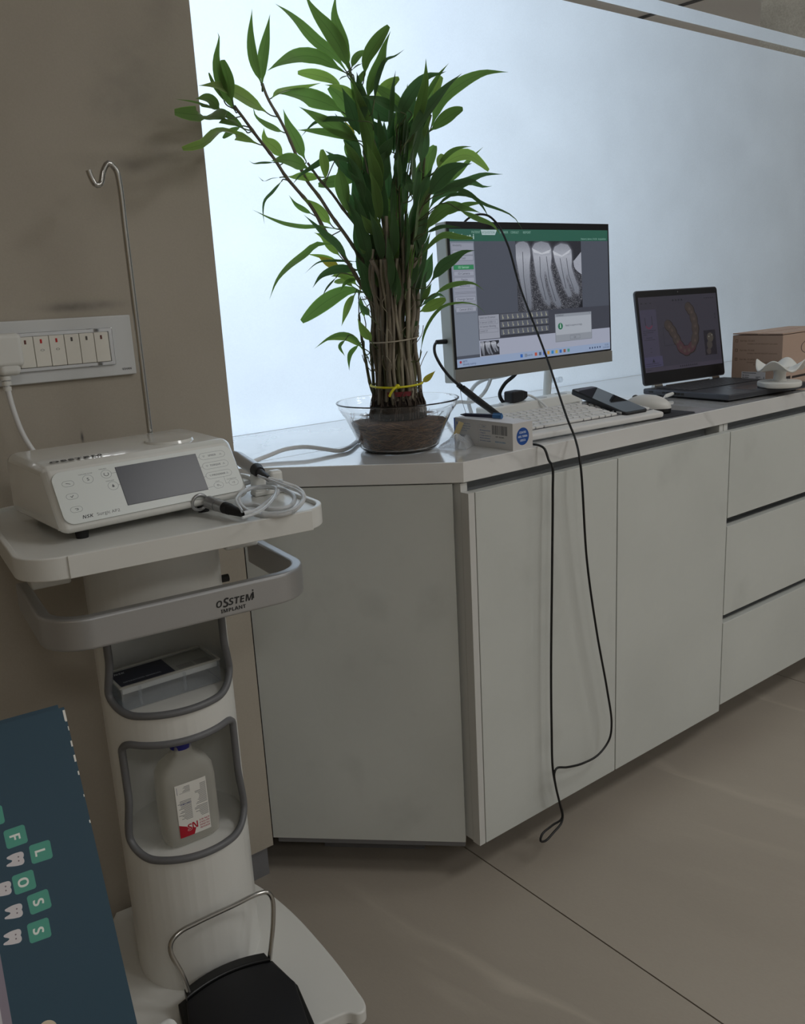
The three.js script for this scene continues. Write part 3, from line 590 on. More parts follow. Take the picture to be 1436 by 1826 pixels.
  obj('display', sc, std({ color: 0x2b2e3c, roughness: 0.3 }), panel);
  for (const [x, z] of [[-0.105, -0.022], [0.072, -0.022], [-0.105, -0.175], [0.105, -0.175]]) obj('foot', cyl(0.009, 0.008, 0.014, x, 0.007, z, 16), M.blackRubber, sm);
  // pump cover: shallow round dish in the lid
  obj('pump_lid', cyl(0.034, 0.036, 0.004, 0.065, 0.0985, -0.095, 40).scale(1, 1, 1), M.gloss, sm);
  obj('maker_name', (() => { const g = text('OSSTEM', bold, 0.011, 0.2, 1.25); g.rotateX(-Math.PI / 2 + 0.03); g.translate(-0.122, 0.0977, -0.057); return g; })(), M.ink, sm);
  // socket on the lower front right
  obj('socket_ring', new THREE.TorusGeometry(0.0112, 0.0024, 10, 28).rotateX(0.2).translate(0.056, 0.0195, 0.0), M.silver, sm);
  // hanger rod rising from the back
  const x = 0.086, z = -0.205;
  obj('hanger_rod', tube([[x, 0.03, z], [x, 0.2, z], [x, 0.4, z], [x, 0.47, z], [x - 0.003, 0.488, z], [x - 0.013, 0.497, z], [x - 0.022, 0.486, z], [x - 0.029, 0.468, z], [x - 0.036, 0.466, z], [x - 0.041, 0.474, z], [x - 0.0445, 0.486, z]], 0.0042, 160, 12), M.steel, sm);
  obj('rod_bracket', rbx(0.02, 0.05, 0.012, 0.003, x, 0.05, z + 0.004), M.gloss, sm);
}
// coiled motor cord, its motor and irrigation line, in the cart's frame
function onCart(name, label, category) { const t = thing(name, label, category, CART, CT); return t; }
{
  const t = onCart('coiled_motor_cable', 'grey coiled motor cord plugged into the surgical unit', 'cord');
  obj('cord', [tube(DATA.cordA, 0.0036, 90, 10), tube(DATA.cordB, 0.0034, 200, 10)], M.cord, t);
  const P = (s) => [0, 1, 2].map((i) => DATA.plug[0][i] + (DATA.plug[1][i] - DATA.plug[0][i]) * s);
  obj('plug', [rod(P(-0.05), P(0.22), 0.0094, 0.0094), rod(P(0.23), P(0.45), 0.0088, 0.0088)], M.silver, t);
  obj('strain_relief', [rod(P(0.45), P(0.6), 0.0084, 0.0082), rod(P(0.6), P(1.0), 0.0078, 0.0046)], M.blackRubber, t);
  const m = DATA.motor; const L = (s) => [0, 1, 2].map((i) => m[0][i] + (m[1][i] - m[0][i]) * s);
  obj('motor_body', [rod(L(0.0), L(0.18), 0.0085, 0.0105), rod(L(0.19), L(1), 0.011, 0.0108)], M.silver, t);
  const E = m[2], F = m[1], Q = (s) => [0, 1, 2].map((i) => F[i] + (E[i] - F[i]) * s);
  obj('motor_strain_relief', [rod(Q(0), Q(0.3), 0.0105, 0.008), rod(Q(0.3), Q(1), 0.0062, 0.0042)], M.blackRubber, t);
  for (const i of [1, 5, 7]) obj('cable_clip', ball(0.005, ...DATA.cordB[i]), M.clearPlastic, t);
  const s = onCart('irrigation_tube', 'clear thin irrigation tubing looped with the grey motor cord', 'tubing');
  obj('hose', [tube(DATA.tubeA, 0.0021, 110, 8), tube(DATA.tubeB, 0.002, 80, 8)], phys({ color: 0xf4f6f8, roughness: 0.15, transmission: 0.55, thickness: 0 }), s);
  const h = onCart('motor_rest', 'white two-pronged rest at the rear right of the cart tray', 'holder');
  const cl = (x, z) => rbx(0.022, 0.036, 0.018, 0.006, x, 0.884, z);
  obj('bar', rbx(0.05, 0.008, 0.02, 0.003, 0.178, 0.8702, 0.045), M.cart, h); obj('prong', cl(0.164, 0.045), M.cart, h); obj('prong', cl(0.192, 0.045), M.cart, h);
}
{ // foot pedal on the base plate
  const t = onCart('foot_pedal', 'black foot pedal with bent steel hoop on cart base', 'pedal');
  const sh = new THREE.Shape(); sh.moveTo(-0.078, -0.128); sh.quadraticCurveTo(0, -0.094, 0.078, -0.128); sh.lineTo(0.09, -0.2); sh.lineTo(0.076, -0.3); sh.lineTo(-0.076, -0.3); sh.lineTo(-0.09, -0.2); sh.closePath();
  obj('base', slab(sh, 0.1, 0.122, 0.003), M.black, t);
  const s2 = new THREE.Shape(); s2.moveTo(-0.066, -0.128); s2.quadraticCurveTo(0, -0.1, 0.066, -0.128); s2.lineTo(0.068, -0.148); s2.quadraticCurveTo(0, -0.12, -0.068, -0.148); s2.closePath();
  obj('rear_cover', slab(s2, 0.12, 0.143, 0.003), M.black, t);
  const s3 = new THREE.Shape(); s3.moveTo(-0.07, -0.149); s3.quadraticCurveTo(0, -0.121, 0.07, -0.149); s3.lineTo(0.084, -0.205); s3.lineTo(0.068, -0.288); s3.lineTo(-0.068, -0.288); s3.lineTo(-0.084, -0.205); s3.closePath();
  const g = slab(s3, 0.12, 0.14, 0.004); { const p = g.attributes.position; for (let i = 0; i < p.count; i++) if (p.getY(i) > 0.13) p.setY(i, p.getY(i) - (p.getZ(i) - 0.14) * 0.07); g.computeVertexNormals(); }
  obj('treadle', toCreasedNormals(g, 0.5), std({ color: 0x101117, roughness: 0.5 }), t);
  obj('hoop', tube([[-0.06, 0.132, 0.139], [-0.066, 0.17, 0.13], [-0.076, 0.207, 0.12], [-0.073, 0.222, 0.1165], [-0.058, 0.231, 0.114], [-0.03, 0.234, 0.113], [0.03, 0.237, 0.113], [0.072, 0.239, 0.113], [0.087, 0.235, 0.114], [0.0925, 0.222, 0.117], [0.087, 0.19, 0.126], [0.07, 0.134, 0.139]], 0.0038, 150, 12), M.steel, t);
}
{ // manual in its clear case, upper niche
  const t = onCart('manual_case', 'clear plastic case holding a dark blue operation manual in upper niche', 'case');
  t.updateMatrix();
  const c = new THREE.Group(); const put = (g) => g.rotateY(0.08).translate(-0.006, 0.578, 0.006);
  const shell = [bx(0.156, 0.002, 0.074, 0, 0.002, 0), bx(0.156, 0.034, 0.0015, 0, 0.019, 0.0365), bx(0.156, 0.034, 0.0015, 0, 0.019, -0.0365), bx(0.0015, 0.034, 0.074, 0.0775, 0.019, 0), bx(0.0015, 0.034, 0.074, -0.0775, 0.019, 0), bx(0.004, 0.03, 0.004, -0.05, 0.018, 0.035), bx(0.004, 0.03, 0.004, 0.02, 0.018, 0.035)];
  obj('tub', put(merge(shell)), M.clearPlastic, t);
  obj('lid', put(slab(rrect(0.16, 0.077, 0.003), 0.0365, 0.0395, 0.0008, [rrect(0.152, 0.069, 0.002, 0, 0, THREE.Path)])), M.hazyPlastic, t);
  const cover = canvas(1024, 460, (x, w, h) => { x.fillStyle = '#8f918d'; x.fillRect(0, 0, w, h); x.fillStyle = '#1c2236'; x.fillRect(0, 0, w * 0.57, h); x.fillStyle = '#c4c7cf'; x.font = 'bold italic 58px sans-serif'; x.fillText('NSK', 40, 90); x.font = '42px sans-serif'; x.fillText('OPERATION MANUAL', 60, 330); x.font = '38px sans-serif'; x.fillText('C€', 40, 425); x.fillStyle = '#4a4b49'; for (let i = 0; i < 6; i++) { x.fillRect(w * 0.62, 290 + i * 22, 170, 7); x.fillRect(w * 0.81, 280 + i * 22, 160, 7); } x.fillRect(w * 0.9, 40, 60, 8); });
  const mats = [M.matte, M.matte, std({ map: cover, roughness: 0.45 }), M.matte, M.matte, M.matte];
  obj('manual', put(bx(0.15, 0.009, 0.068, 0, 0.031, 0)), mats, t);
}
{ // saline bottle, lower niche
  const t = onCart('saline_bottle', 'translucent saline bottle with upside-down red and white label in lower niche', 'bottle');
  const secs = [[0.337, 0.038, 0.02], [0.342, 0.043, 0.025], [0.36, 0.0445, 0.027], [0.438, 0.0445, 0.027], [0.458, 0.0425, 0.026], [0.47, 0.036, 0.023], [0.479, 0.024, 0.018], [0.486, 0.015, 0.015], [0.5, 0.014, 0.014]];
  const pos = [], idx = [], n = 36; for (const [y, a, b] of secs) for (let i = 0; i < n; i++) { const q = i / n * Math.PI * 2, e = 0.5, c = Math.cos(q), s = Math.sin(q); pos.push(Math.sign(c) * Math.abs(c) ** e * a, y, Math.sign(s) * Math.abs(s) ** e * b); }
  for (let k = 0; k + 1 < secs.length; k++) for (let i = 0; i < n; i++) { const a = k * n + i, b = k * n + (i + 1) % n; idx.push(a, a + n, b, b, a + n, b + n); }
  const cb = pos.length / 3; pos.push(0, secs[0][0], 0); for (let i = 0; i < n; i++) idx.push(cb, i, (i + 1) % n);
  const g = new THREE.BufferGeometry(); g.setAttribute('position', new THREE.Float32BufferAttribute(pos, 3)); g.setIndex(idx); g.computeVertexNormals(); g.setAttribute('uv', new THREE.Float32BufferAttribute(new Array(pos.length / 3 * 2).fill(0), 2));
  const place = (q) => q.rotateY(0.05).translate(-0.003, 0.001, 0.042);
  const body = obj('body', place(g), phys({ color: 0xf0efe9, roughness: 0.42, transmission: 0.7, thickness: 0, ior: 1.4 }), t);
  obj('cap', place(cyl(0.0165, 0.0165, 0.022, 0, 0.5045, 0, 28)), std({ color: 0x1b1f8a, roughness: 0.4 }), t);
  const lab = canvas(560, 1000, (x, w, h) => {
    x.translate(w, h); x.rotate(Math.PI); // the bottle hangs upside down: its label too
    x.fillStyle = '#e9e8e3'; x.fillRect(0, 0, w, h);
    x.fillStyle = '#b3122a'; x.beginPath(); x.moveTo(w, 0); x.lineTo(w, 250); x.lineTo(w * 0.48, 110); x.lineTo(w * 0.55, 0); x.fill();
    x.fillStyle = '#b3122a'; x.font = 'bold 170px sans-serif'; x.fillText('N', 215, 230); x.strokeStyle = '#e9e8e3'; x.lineWidth = 10; x.strokeText('S', 335, 220); x.fillText('S', 335, 220);
    x.fillStyle = '#a6283c'; x.font = 'bold 46px sans-serif'; ['SODIUM', 'CHLORIDE', 'INJECTION IP', '0.9% W/V'].forEach((s, i) => x.fillText(s, 12, 90 + i * 50, 190));
    x.fillStyle = '#5b5c5e'; let q = 77; const R = () => { q = (q * 16807) % 2147483647; return q / 2147483647; };
    for (let i = 0; i < 26; i++) { if (i !== 9) x.fillRect(14, 300 + i * 24, 130 + R() * 110, 9); if (i > 2) x.fillRect(300, 250 + i * 24, 120 + R() * 120, 9); }
    x.fillStyle = '#e9e8e3'; x.fillRect(290, 700, 270, 130); x.fillRect(120, 800, 170, 120); x.fillStyle = '#5b5c5e'; for (let i = 0; i < 5; i++) x.fillRect(300, 850 + i * 22, 90 + R() * 40, 8);
    x.fillStyle = '#25306e'; x.font = 'bold italic 42px sans-serif'; x.fillText('ONE DRIP', 300, 640); x.fillRect(525, 820, 6, 140);
  });
  const lg = new THREE.PlaneGeometry(0.05, 0.09, 8, 1).rotateZ(0.0).translate(-0.001, 0.4, 0); { const p = lg.attributes.position; for (let i = 0; i < p.count; i++) { const u = Math.abs((p.getX(i)) / 0.0445); p.setZ(i, 0.0274 * Math.pow(Math.max(0, 1 - u ** 4), 0.25) + 0.0006); } lg.computeVertexNormals(); }
  obj('label', place(lg), std({ map: lab, roughness: 0.5 }), body).userData.label = 'white label with red corner, printed upside down';
}

// ---------- switch plate on the pier ----------
{
  const t = thing('switch_plate', 'white wall switch plate with a row of rockers', 'switch', [0, 0, -1.43]);
  obj('plate', rbx(0.34, 0.096, 0.009, 0.002, 0.372, 1.098, 0.0045), std({ color: 0xd3d5d6, roughness: 0.25 }), t);
  obj('bezel', new THREE.ExtrudeGeometry((() => { const s = rrect(0.278, 0.0575, 0.001, 0.368, 1.098); s.holes.push(rrect(0.268, 0.0485, 0.0008, 0.368, 1.098, THREE.Path)); return s; })(), { depth: 0.003, bevelEnabled: true, bevelSize: 0.001, bevelThickness: 0.001, bevelSegments: 2 }).translate(0, 0, 0.009), M.chrome, t);
  obj('backing', bx(0.27, 0.05, 0.002, 0.368, 1.098, 0.009), M.dark, t);
  const rk = std({ color: 0xe6e3da, roughness: 0.4 }), red = std({ color: 0xc01818, roughness: 0.4 }), dim = std({ color: 0x6a3a34, roughness: 0.4 }), grey = std({ color: 0x55504c, roughness: 0.5 });
  for (let i = 0; i < 7; i++) {
    const x = 0.4885 - i * 0.0234, s = obj('rocker', rbx(0.0226, 0.0465, 0.007, 0.0008, x, 1.098, 0.0115, 1), rk, t);
    obj('indicator', rbx(0.003, 0.0062, 0.001, 0.0004, x - 0.0005, 1.1135, 0.0152, 1), i === 1 || i === 2 ? grey : i === 0 || i === 5 ? dim : red, s);
    if (i === 3 || i === 4) obj('marking', new THREE.TorusGeometry(0.0026, 0.0003, 6, 16).scale(1, 0.55, 1).translate(x, 1.100, 0.0152), M.ink, s);
  }
  obj('socket_face', rbx(0.094, 0.0465, 0.006, 0.0008, 0.285, 1.098, 0.0115, 1), rk, t);
  const w = text('VIHAN', regular, 0.0036, 0, 1.1); w.translate(0.518, 1.058, 0.0091); obj('maker_name', w, M.ink, t);
}
{
  const t = thing('power_plug', 'white plug and cord in the wall socket above the cart', 'plug');
  obj('plug_body', [rbx(0.05, 0.05, 0.032, 0.008, 0.334, 1.104, -1.3985), rbx(0.032, 0.03, 0.028, 0.008, 0.337, 1.082, -1.3985)], M.matte, t);
  obj('collar', [0, 1, 2].map((i) => cyl(0.0075 - i * 0.0008, 0.0075 - i * 0.0008, 0.006, 0.331, 1.064 - i * 0.008, -1.397)), M.matte, t);
  obj('cord', tube([[0.331, 1.066, -1.397], [0.331, 1.05, -1.396], [0.3335, 1.013, -1.39], [0.34, 0.978, -1.385], [0.351, 0.948, -1.375], [0.362, 0.93, -1.36], [0.372, 0.925, -1.335], [0.372, 0.92, -1.3135]], 0.004, 60, 10), M.whiteCord, t);
}

// ---------- tent card in the foreground, on a small side table ----------
{
  const tb = thing('side_table', 'small plain white side table under the blue tent card', 'table', [0.03, 0, -0.36]);
  obj('tabletop', rbx(0.34, 0.025, 0.26, 0.006, -0.05, 0.7005, 0.02), M.matte, tb);
  for (const [x, z] of [[-0.18, -0.07], [0.08, -0.07], [-0.18, 0.11], [0.08, 0.11]]) obj('leg', cyl(0.014, 0.011, 0.688, x, 0.344, z, 14), M.cartDark, tb);
  // card frame: right edge and top edge measured in the room
  const TR = V(0.127, 0.916, -0.523), TL = V(0.091, 0.915, -0.53), BR = V(0.115, 0.76, -0.424);
  const ey = TR.clone().sub(BR).normalize(), ex0 = TR.clone().sub(TL), ez = ex0.clone().cross(ey).normalize(), ex = ey.clone().cross(ez).normalize();
  const t = thing('tent_card', 'dark teal tent card spelling FLOSS in letter tiles', 'card', [0, 0, 0]);
  t.matrixAutoUpdate = true; t.position.copy(TR); t.quaternion.setFromRotationMatrix(new THREE.Matrix4().makeBasis(ex, ey, ez));
  const Wd = 0.2, Ht = 0.24;
  const cv = canvas(2048, 2048, (c, w, h) => {
    c.fillStyle = '#1d4357'; c.fillRect(0, 0, w, h);
    // frame: origin = top right corner, a runs left along the top edge, b runs down the right edge
    const ky = Wd / Ht, S = w / Wd * 0.000303, at = ([x, y]) => [w + x / Wd * w, -y / Ht * h]; c.textAlign = 'center'; c.textBaseline = 'middle';
    const tile = (q, s, r) => { const [x, y] = at(q); c.save(); c.translate(x, y); c.scale(1, ky); c.rotate(r); c.fillStyle = '#4da08d'; c.beginPath(); c.roundRect(-19 * S, -17.5 * S, 38 * S, 35 * S, 5 * S); c.fill(); c.rotate(Math.PI / 2); c.fillStyle = '#eef3ee'; c.font = `bold ${26 * S}px sans-serif`; c.fillText(s, 0, 1.5 * S); c.restore(); };
    const tooth = (q) => { const [x, y] = at(q); c.save(); c.translate(x, y); c.scale(1, ky); c.rotate(Math.PI / 2 + 0.1); c.fillStyle = '#d9d4d8'; const u = S; c.beginPath(); c.moveTo(-12 * u, -8 * u); c.bezierCurveTo(-13 * u, -17 * u, -4 * u, -17 * u, 0, -14 * u); c.bezierCurveTo(4 * u, -17 * u, 13 * u, -17 * u, 12 * u, -7 * u); c.bezierCurveTo(12 * u, 1 * u, 11 * u, 6 * u, 9 * u, 15 * u); c.quadraticCurveTo(6 * u, 18 * u, 4 * u, 10 * u); c.quadraticCurveTo(1 * u, 1 * u, -2 * u, 9 * u); c.quadraticCurveTo(-5 * u, 17 * u, -8 * u, 13 * u); c.bezierCurveTo(-11 * u, 5 * u, -12 * u, 0, -12 * u, -8 * u); c.fill(); c.fillStyle = '#6d5f68'; for (const k of [-3.6, 3.6]) { c.beginPath(); c.arc(k * u, -6 * u, 1.3 * u, 0, 7); c.fill(); } c.restore(); };
    DATA.tiles.forEach((q, i) => tile(q, 'FLOSSE'[i], [-0.02, 0.02, 0, -0.03, 0.02, 0][i])); DATA.teeth.forEach(tooth);
    { const [x0, y0] = at(DATA.frame[0]), [x1, y1] = at(DATA.frame[1]); c.fillStyle = '#8d8391'; c.beginPath(); c.moveTo(x0, y0); c.lineTo(x1, y1); c.lineTo(x1, h); c.lineTo(0, h); c.lineTo(0, y0); c.fill(); const e = 15 * S; c.fillStyle = '#c9c6cc'; c.beginPath(); c.moveTo(x0 - e, y0 + e * 0.6); c.lineTo(x1 - e, y1); c.lineTo(x1 - e, h); c.lineTo(0, h); c.lineTo(0, y0 + e * 0.6); c.fill(); }
    { const [x, y] = at(DATA.frame[2]); c.fillStyle = '#d8c8ae'; c.beginPath(); c.ellipse(x, y, 17 * S, 17 * S * ky, 0, 0, 7); c.fill(); }
    // chipped white board showing along the edge
    c.fillStyle = '#e8e6e0'; for (const [py, l, k] of [[1268, 22, 5], [1284, 8, 4], [1302, 9, 2], [1332, 12, 3.5], [1361, 14, 4], [1394, 8, 3], [1441, 5, 2], [1492, 6, 2.5]]) { const y = (py - 1262) * S * ky; c.fillRect(w - k * S * 0.9, y, k * S, l * S * ky); }
  });
  const mats = ['#1d4357', '#1d4357', '#245066', '#1d4357'].map((q) => std({ color: q, roughness: 0.5 })); mats.push(std({ map: cv, roughness: 0.5 }), mats[0]);
  obj('front_leaf', bx(Wd, Ht, 0.0028, -Wd / 2, -Ht / 2, -0.0014), mats, t);
  const bk = bx(Wd + 0.003, Ht, 0.0028, -Wd / 2 - 0.0015, -Ht / 2 + 0.0035, -0.0085); obj('rear_leaf', bk.translate(-0.003, 0, 0), mats[0], t);
}

// ---------- plant ----------
{
  const t = thing('potted_dracaena', 'leafy green dracaena bundle in a clear bowl of coir', 'plant', [1.03, 0.86, -1.35]);
  const glassBowl = phys({ color: 0xffffff, roughness: 0.0, transmission: 1, thickness: 0.003, ior: 1.48 });
  const wall = [[0, 0.0005], [0.062, 0.0005], [0.073, 0.0025], [0.079, 0.008], [0.09, 0.035], [0.105, 0.068], [0.1135, 0.0795], [0.1165, 0.0845], [0.1185, 0.0935], [0.1208, 0.0945], [0.1212, 0.0962], [0.1195, 0.0972], [0.1172, 0.0965], [0.1155, 0.0935], [0.1138, 0.0855], [0.111, 0.081], [0.1025, 0.069], [0.0875, 0.036], [0.077, 0.0105], [0.072, 0.0055], [0.06, 0.0035], [0, 0.0035]];
  obj('bowl', lathe(wall, 64), glassBowl, t);
  const soilTex = dataTex(256, 256, (u, v) => { const a = (fbm(u * 16, v * 24, 101, 16) - 0.5) * 60 + (hash(Math.floor(u * 256), Math.floor(v * 256), 12) - 0.5) * 40; return [clamp8(84 + a), clamp8(62 + a * 0.9), clamp8(46 + a * 0.8)]; });
  soilTex.repeat.set(6, 2);
  obj('coir', lathe([[0, 0.0045], [0.058, 0.0045], [0.0735, 0.0095], [0.085, 0.036], [0.0935, 0.056], [0.07, 0.06], [0, 0.064]], 48), std({ map: soilTex, roughness: 0.95 }), t);
  const rb = lathe([[0, 0.062], [0.05, 0.062], [0.054, 0.068], [0.053, 0.074], [0.053, 0.08], [0.051, 0.086], [0.049, 0.092], [0.046, 0.097], [0.03, 0.1], [0, 0.1]], 40); { const P = rb.attributes.position; for (let i = 0; i < P.count; i++) { const a = Math.atan2(P.getZ(i), P.getX(i)), k = 1 + (fbm(Math.cos(a) * 4 + 8, Math.sin(a) * 4 + 8 + P.getY(i) * 90, 5, 64, 3) - 0.5) * 0.32; P.setXYZ(i, P.getX(i) * k, P.getY(i), P.getZ(i) * k); } rb.computeVertexNormals(); }
  obj('root_block', rb, std({ map: soilTex, color: 0x5a5048, roughness: 1 }), t);
  const rf = []; for (let i = 0; i < 90; i++) { const a = rnd(0, 6.283), r = rnd(0.05, 0.056), y = rnd(0.09, 0.12), b = a + rnd(-0.25, 0.25); rf.push(tube([[Math.cos(a) * 0.047, y, Math.sin(a) * 0.047], [Math.cos(b) * r, y - 0.02, Math.sin(b) * r], [Math.cos(b + 0.06) * (r + 0.002), 0.064, Math.sin(b + 0.06) * (r + 0.002)]], rnd(0.0006, 0.0018), 6, 4)); }
  obj('surface_roots', rf, std({ color: 0x4a4038, roughness: 0.9 }), t).userData.kind = 'stuff';
  const fib = []; for (let i = 0; i < 420; i++) { // coir fibres against the glass
    const a = rnd(0, 6.283), y = rnd(0.012, 0.058), rr = 0.0745 + (y - 0.0095) * 0.42 + 0.0015, l = rnd(0.1, 0.5) * (rnd() < 0.5 ? -1 : 1), dy = rnd(-0.012, 0.014), p = [];
    for (let k = 0; k < 4; k++) { const s = k / 3, b = a + l * s, yy = Math.min(0.066, Math.max(0.008, y + dy * s + rnd(-0.002, 0.002))), r2 = Math.min(0.0745 + (yy - 0.0095) * 0.42 + 0.001, 0.0965); p.push([Math.cos(b) * r2, yy, Math.sin(b) * r2]); }
    fib.push(tube(p, rnd(0.0003, 0.0006), 6, 3));
  }
  obj('coir_fibres', fib, std({ color: 0xa88568, roughness: 0.9 }), t).userData.kind = 'stuff';
  const stick = []; for (let i = 0; i < 26; i++) { const a = rnd(0, 6.28), r = rnd(0.06, 0.09); stick.push(rod([Math.cos(a) * r, 0.052, Math.sin(a) * r], [Math.cos(a) * r + rnd(-0.012, 0.012), rnd(0.062, 0.078), Math.sin(a) * r + rnd(-0.012, 0.012)], 0.0005, 0.0003, 4)); }
  obj('twigs', stick, std({ color: 0x3b2a20, roughness: 0.9 }), t).userData.kind = 'stuff';
  // stems
  const barkTex = dataTex(64, 256, (u, v) => { const a = 225 + (fbm(u * 8, v * 8, 131, 8) - 0.5) * 90 - ((v * 14) % 1 < 0.12 ? 45 : 0); return [clamp8(a), clamp8(a), clamp8(a)]; }); barkTex.repeat.set(2, 1);
  const bark = [0xa39a8a, 0x857c6c, 0x7b7b5c, 0xb0a894, 0x65684c].map((c) => std({ color: c, map: barkTex, roughness: 0.85 }));
  const wob = (p, k) => p.map(([x, y, z], i) => [x + rnd(-k, k), y, z + rnd(-k, k)]);
  const ring = (g) => g;
  for (let i = 0; i < 58; i++) { // bound bundle
    const a = i * 2.399, r = 0.049 * Math.sqrt((i + 0.5) / 58), x = Math.cos(a) * r, z = Math.sin(a) * r, h = rnd(0.3, 0.46), sp = rnd(0.9, 1.45);
    const p = wob([[x * 0.95, 0.092, z * 0.95], [x * 0.92, 0.15, z * 0.92], [x * 0.88, 0.2, z * 0.88], [x * 0.93, 0.26, z * 0.93], [x * 1.1, 0.33, z * 1.1], [x * sp * 1.1, Math.max(0.36, h), z * sp * 1.1]], 0.0055);
    const rr = rnd(0.0024, 0.0048); obj('stem', tube(p, rr, 22, 7), bark[i % 5], t);
    if (i % 2 === 0) for (const k of [1, 2, 3]) obj('leaf_sheath', tube([p[k], [p[k][0] + rnd(-0.01, 0.01) + x * 0.25, p[k][1] + 0.02, p[k][2] + rnd(-0.01, 0.01) + z * 0.25], [p[k][0] + x * 0.4, p[k][1] + 0.036, p[k][2] + z * 0.4]], 0.0009, 6, 4), bark[3], t);
  }
  const grow = (r, flat) => { const p = []; for (let i = 0; i < flat.length; i += 3) p.push([flat[i], flat[i + 1], flat[i + 2]]); const c = new THREE.CatmullRomCurve3(p.map((q) => V(...q)), false, 'centripetal'), n = p.length * 5, g = new THREE.TubeGeometry(c, n, r, 8), P = g.attributes.position, N = g.attributes.normal; for (let k = 0; k <= n; k++) { const f = 1 - 0.45 * k / n + (k % 6 === 0 ? 0.14 : 0); for (let j = 0; j < 9; j++) { const q = k * 9 + j; P.setXYZ(q, P.getX(q) + N.getX(q) * r * (f - 1), P.getY(q) + N.getY(q) * r * (f - 1), P.getZ(q) + N.getZ(q) * r * (f - 1)); } } return g; };
  DATA.stems.forEach((s, i) => obj('stem', grow(s[0] * 1.25, s.slice(1)), bark[[1, 0, 1, 2, 2, 4, 2, 0, 4, 2, 4, 2, 2][i]], t));
  // leaves
  const veins = canvas(64, 8, (c, w, h) => { for (let x = 0; x < w; x++) { const e = Math.min(x, w - 1 - x), k = 205 + 30 * Math.sin(x * 1.9) * 0.5 + (e < 3 ? 40 : 0) - (Math.abs(x - 32) < 2 ? 25 : 0); c.fillStyle = `rgb(${clamp8(k)},${clamp8(k)},${clamp8(k * 0.97)})`; c.fillRect(x, 0, 1, h); } });
  const leafMat = (c, tr) => phys({ color: c, map: veins, roughness: 0.5, transmission: tr, thickness: 0, side: THREE.DoubleSide });
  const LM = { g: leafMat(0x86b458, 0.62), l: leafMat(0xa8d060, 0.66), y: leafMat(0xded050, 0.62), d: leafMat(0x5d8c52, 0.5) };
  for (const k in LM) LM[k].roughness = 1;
  const face = V(-0.606, 0, 0.796);
  function leaf(pts, w, cut, tw) {
    const c = new THREE.CatmullRomCurve3(pts, false, 'centripetal'), n = 12, m = 4, P = [], U = [], I = [], f = face.clone().applyAxisAngle(V(0, 1, 0), tw).add(V(0, Math.abs(tw) * 0.3 + 0.1, 0)).normalize(); const nn = n + 2;
    for (let i = 0; i <= nn; i++) {
      const s = i / nn, p = c.getPointAt(s), tg = c.getTangentAt(s), side = tg.clone().cross(f); if (side.length() < 0.2) side.add(V(0.3, 0.1, 0.3)); side.normalize(); const up = side.clone().cross(tg).normalize();
      let b = cut ? Math.pow(Math.sin(Math.PI * (0.05 + 0.82 * s)), 1.15) : Math.pow(Math.sin(Math.pow(s, 0.72) * Math.PI), 1.3) ; if (s < 0.12) b = Math.max(b * 0.7, 0.1); if (!cut && s > 0.8) b = Math.max(b, 0.05 * (1 - s) * 5); if (cut && i === nn) b *= 0.85;
      for (let j = 0; j <= m; j++) { const q = j / m * 2 - 1, o = side.clone().multiplyScalar(q * b * w * 0.5).add(up.clone().multiplyScalar(Math.abs(q) * b * w * 0.13)); P.push(p.x + o.x, p.y + o.y, p.z + o.z); U.push(j / m, s); }
    }
    for (let i = 0; i < nn; i++) for (let j = 0; j < m; j++) { const a = i * (m + 1) + j, b = a + m + 1; I.push(a, b, a + 1, a + 1, b, b + 1); }
    const g = new THREE.BufferGeometry(); g.setAttribute('position', new THREE.Float32BufferAttribute(P, 3)); g.setAttribute('uv', new THREE.Float32BufferAttribute(U, 2)); g.setIndex(I); g.computeVertexNormals(); return g;
  }
  const stemPts = []; for (const s of DATA.stems) { const q = []; for (let i = 1; i < s.length; i += 3) q.push(V(s[i], s[i + 1], s[i + 2])); stemPts.push(...new THREE.CatmullRomCurve3(q, false, 'centripetal').getPoints(q.length * 6)); }
  const stalk = std({ color: 0x5f6b46, roughness: 0.7 });
  for (const d of DATA.leaves) {
    const k = d[0], p = []; for (let i = 2; i < d.length; i += 3) p.push(V(d[i], d[i + 1], d[i + 2]));
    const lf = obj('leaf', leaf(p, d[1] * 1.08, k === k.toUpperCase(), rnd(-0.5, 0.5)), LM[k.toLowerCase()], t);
    let best = null, bd = 0.11; for (const q of stemPts) { const e = q.distanceTo(p[0]) + Math.max(0, q.y - p[0].y) * 2 + (p[0].y - q.y < 0.012 ? 0.01 : 0); if (e < bd) { bd = e; best = q; } }
    if (best) { const dir = p[0].clone().sub(p[1]).setLength(best.distanceTo(p[0]) * 0.35); obj('petiole', tube([p[0].clone().lerp(p[1], 0.04), p[0].clone().add(dir), best], 0.0011, 10, 5), stalk, lf); }
  }
  for (let i = 0; i < 140; i++) { // inner and rear leaves that fill the crown
    const a = rnd(0, 6.283), h = rnd(0.27, 0.6), r0 = rnd(0.02, 0.06), l = rnd(0.08, 0.13), out = rnd(0.1, 0.55), x = Math.cos(a), z = Math.sin(a), inFront = x * face.x + z * face.z;
    const reach = Math.abs(inFront) > 0.6 ? 1 : 0.7, b = V(x * r0, h, z * r0), e = V(x * (r0 + l * out * reach), h + l * rnd(0.6, 1.0), z * (r0 + l * out * reach)), m = b.clone().add(e).multiplyScalar(0.5).add(V(0, rnd(0.005, 0.02), 0));
    obj('leaf', leaf([b, m, e], rnd(0.018, 0.028), false, a), LM[rnd() < 0.7 ? 'd' : 'g'], t);
  }
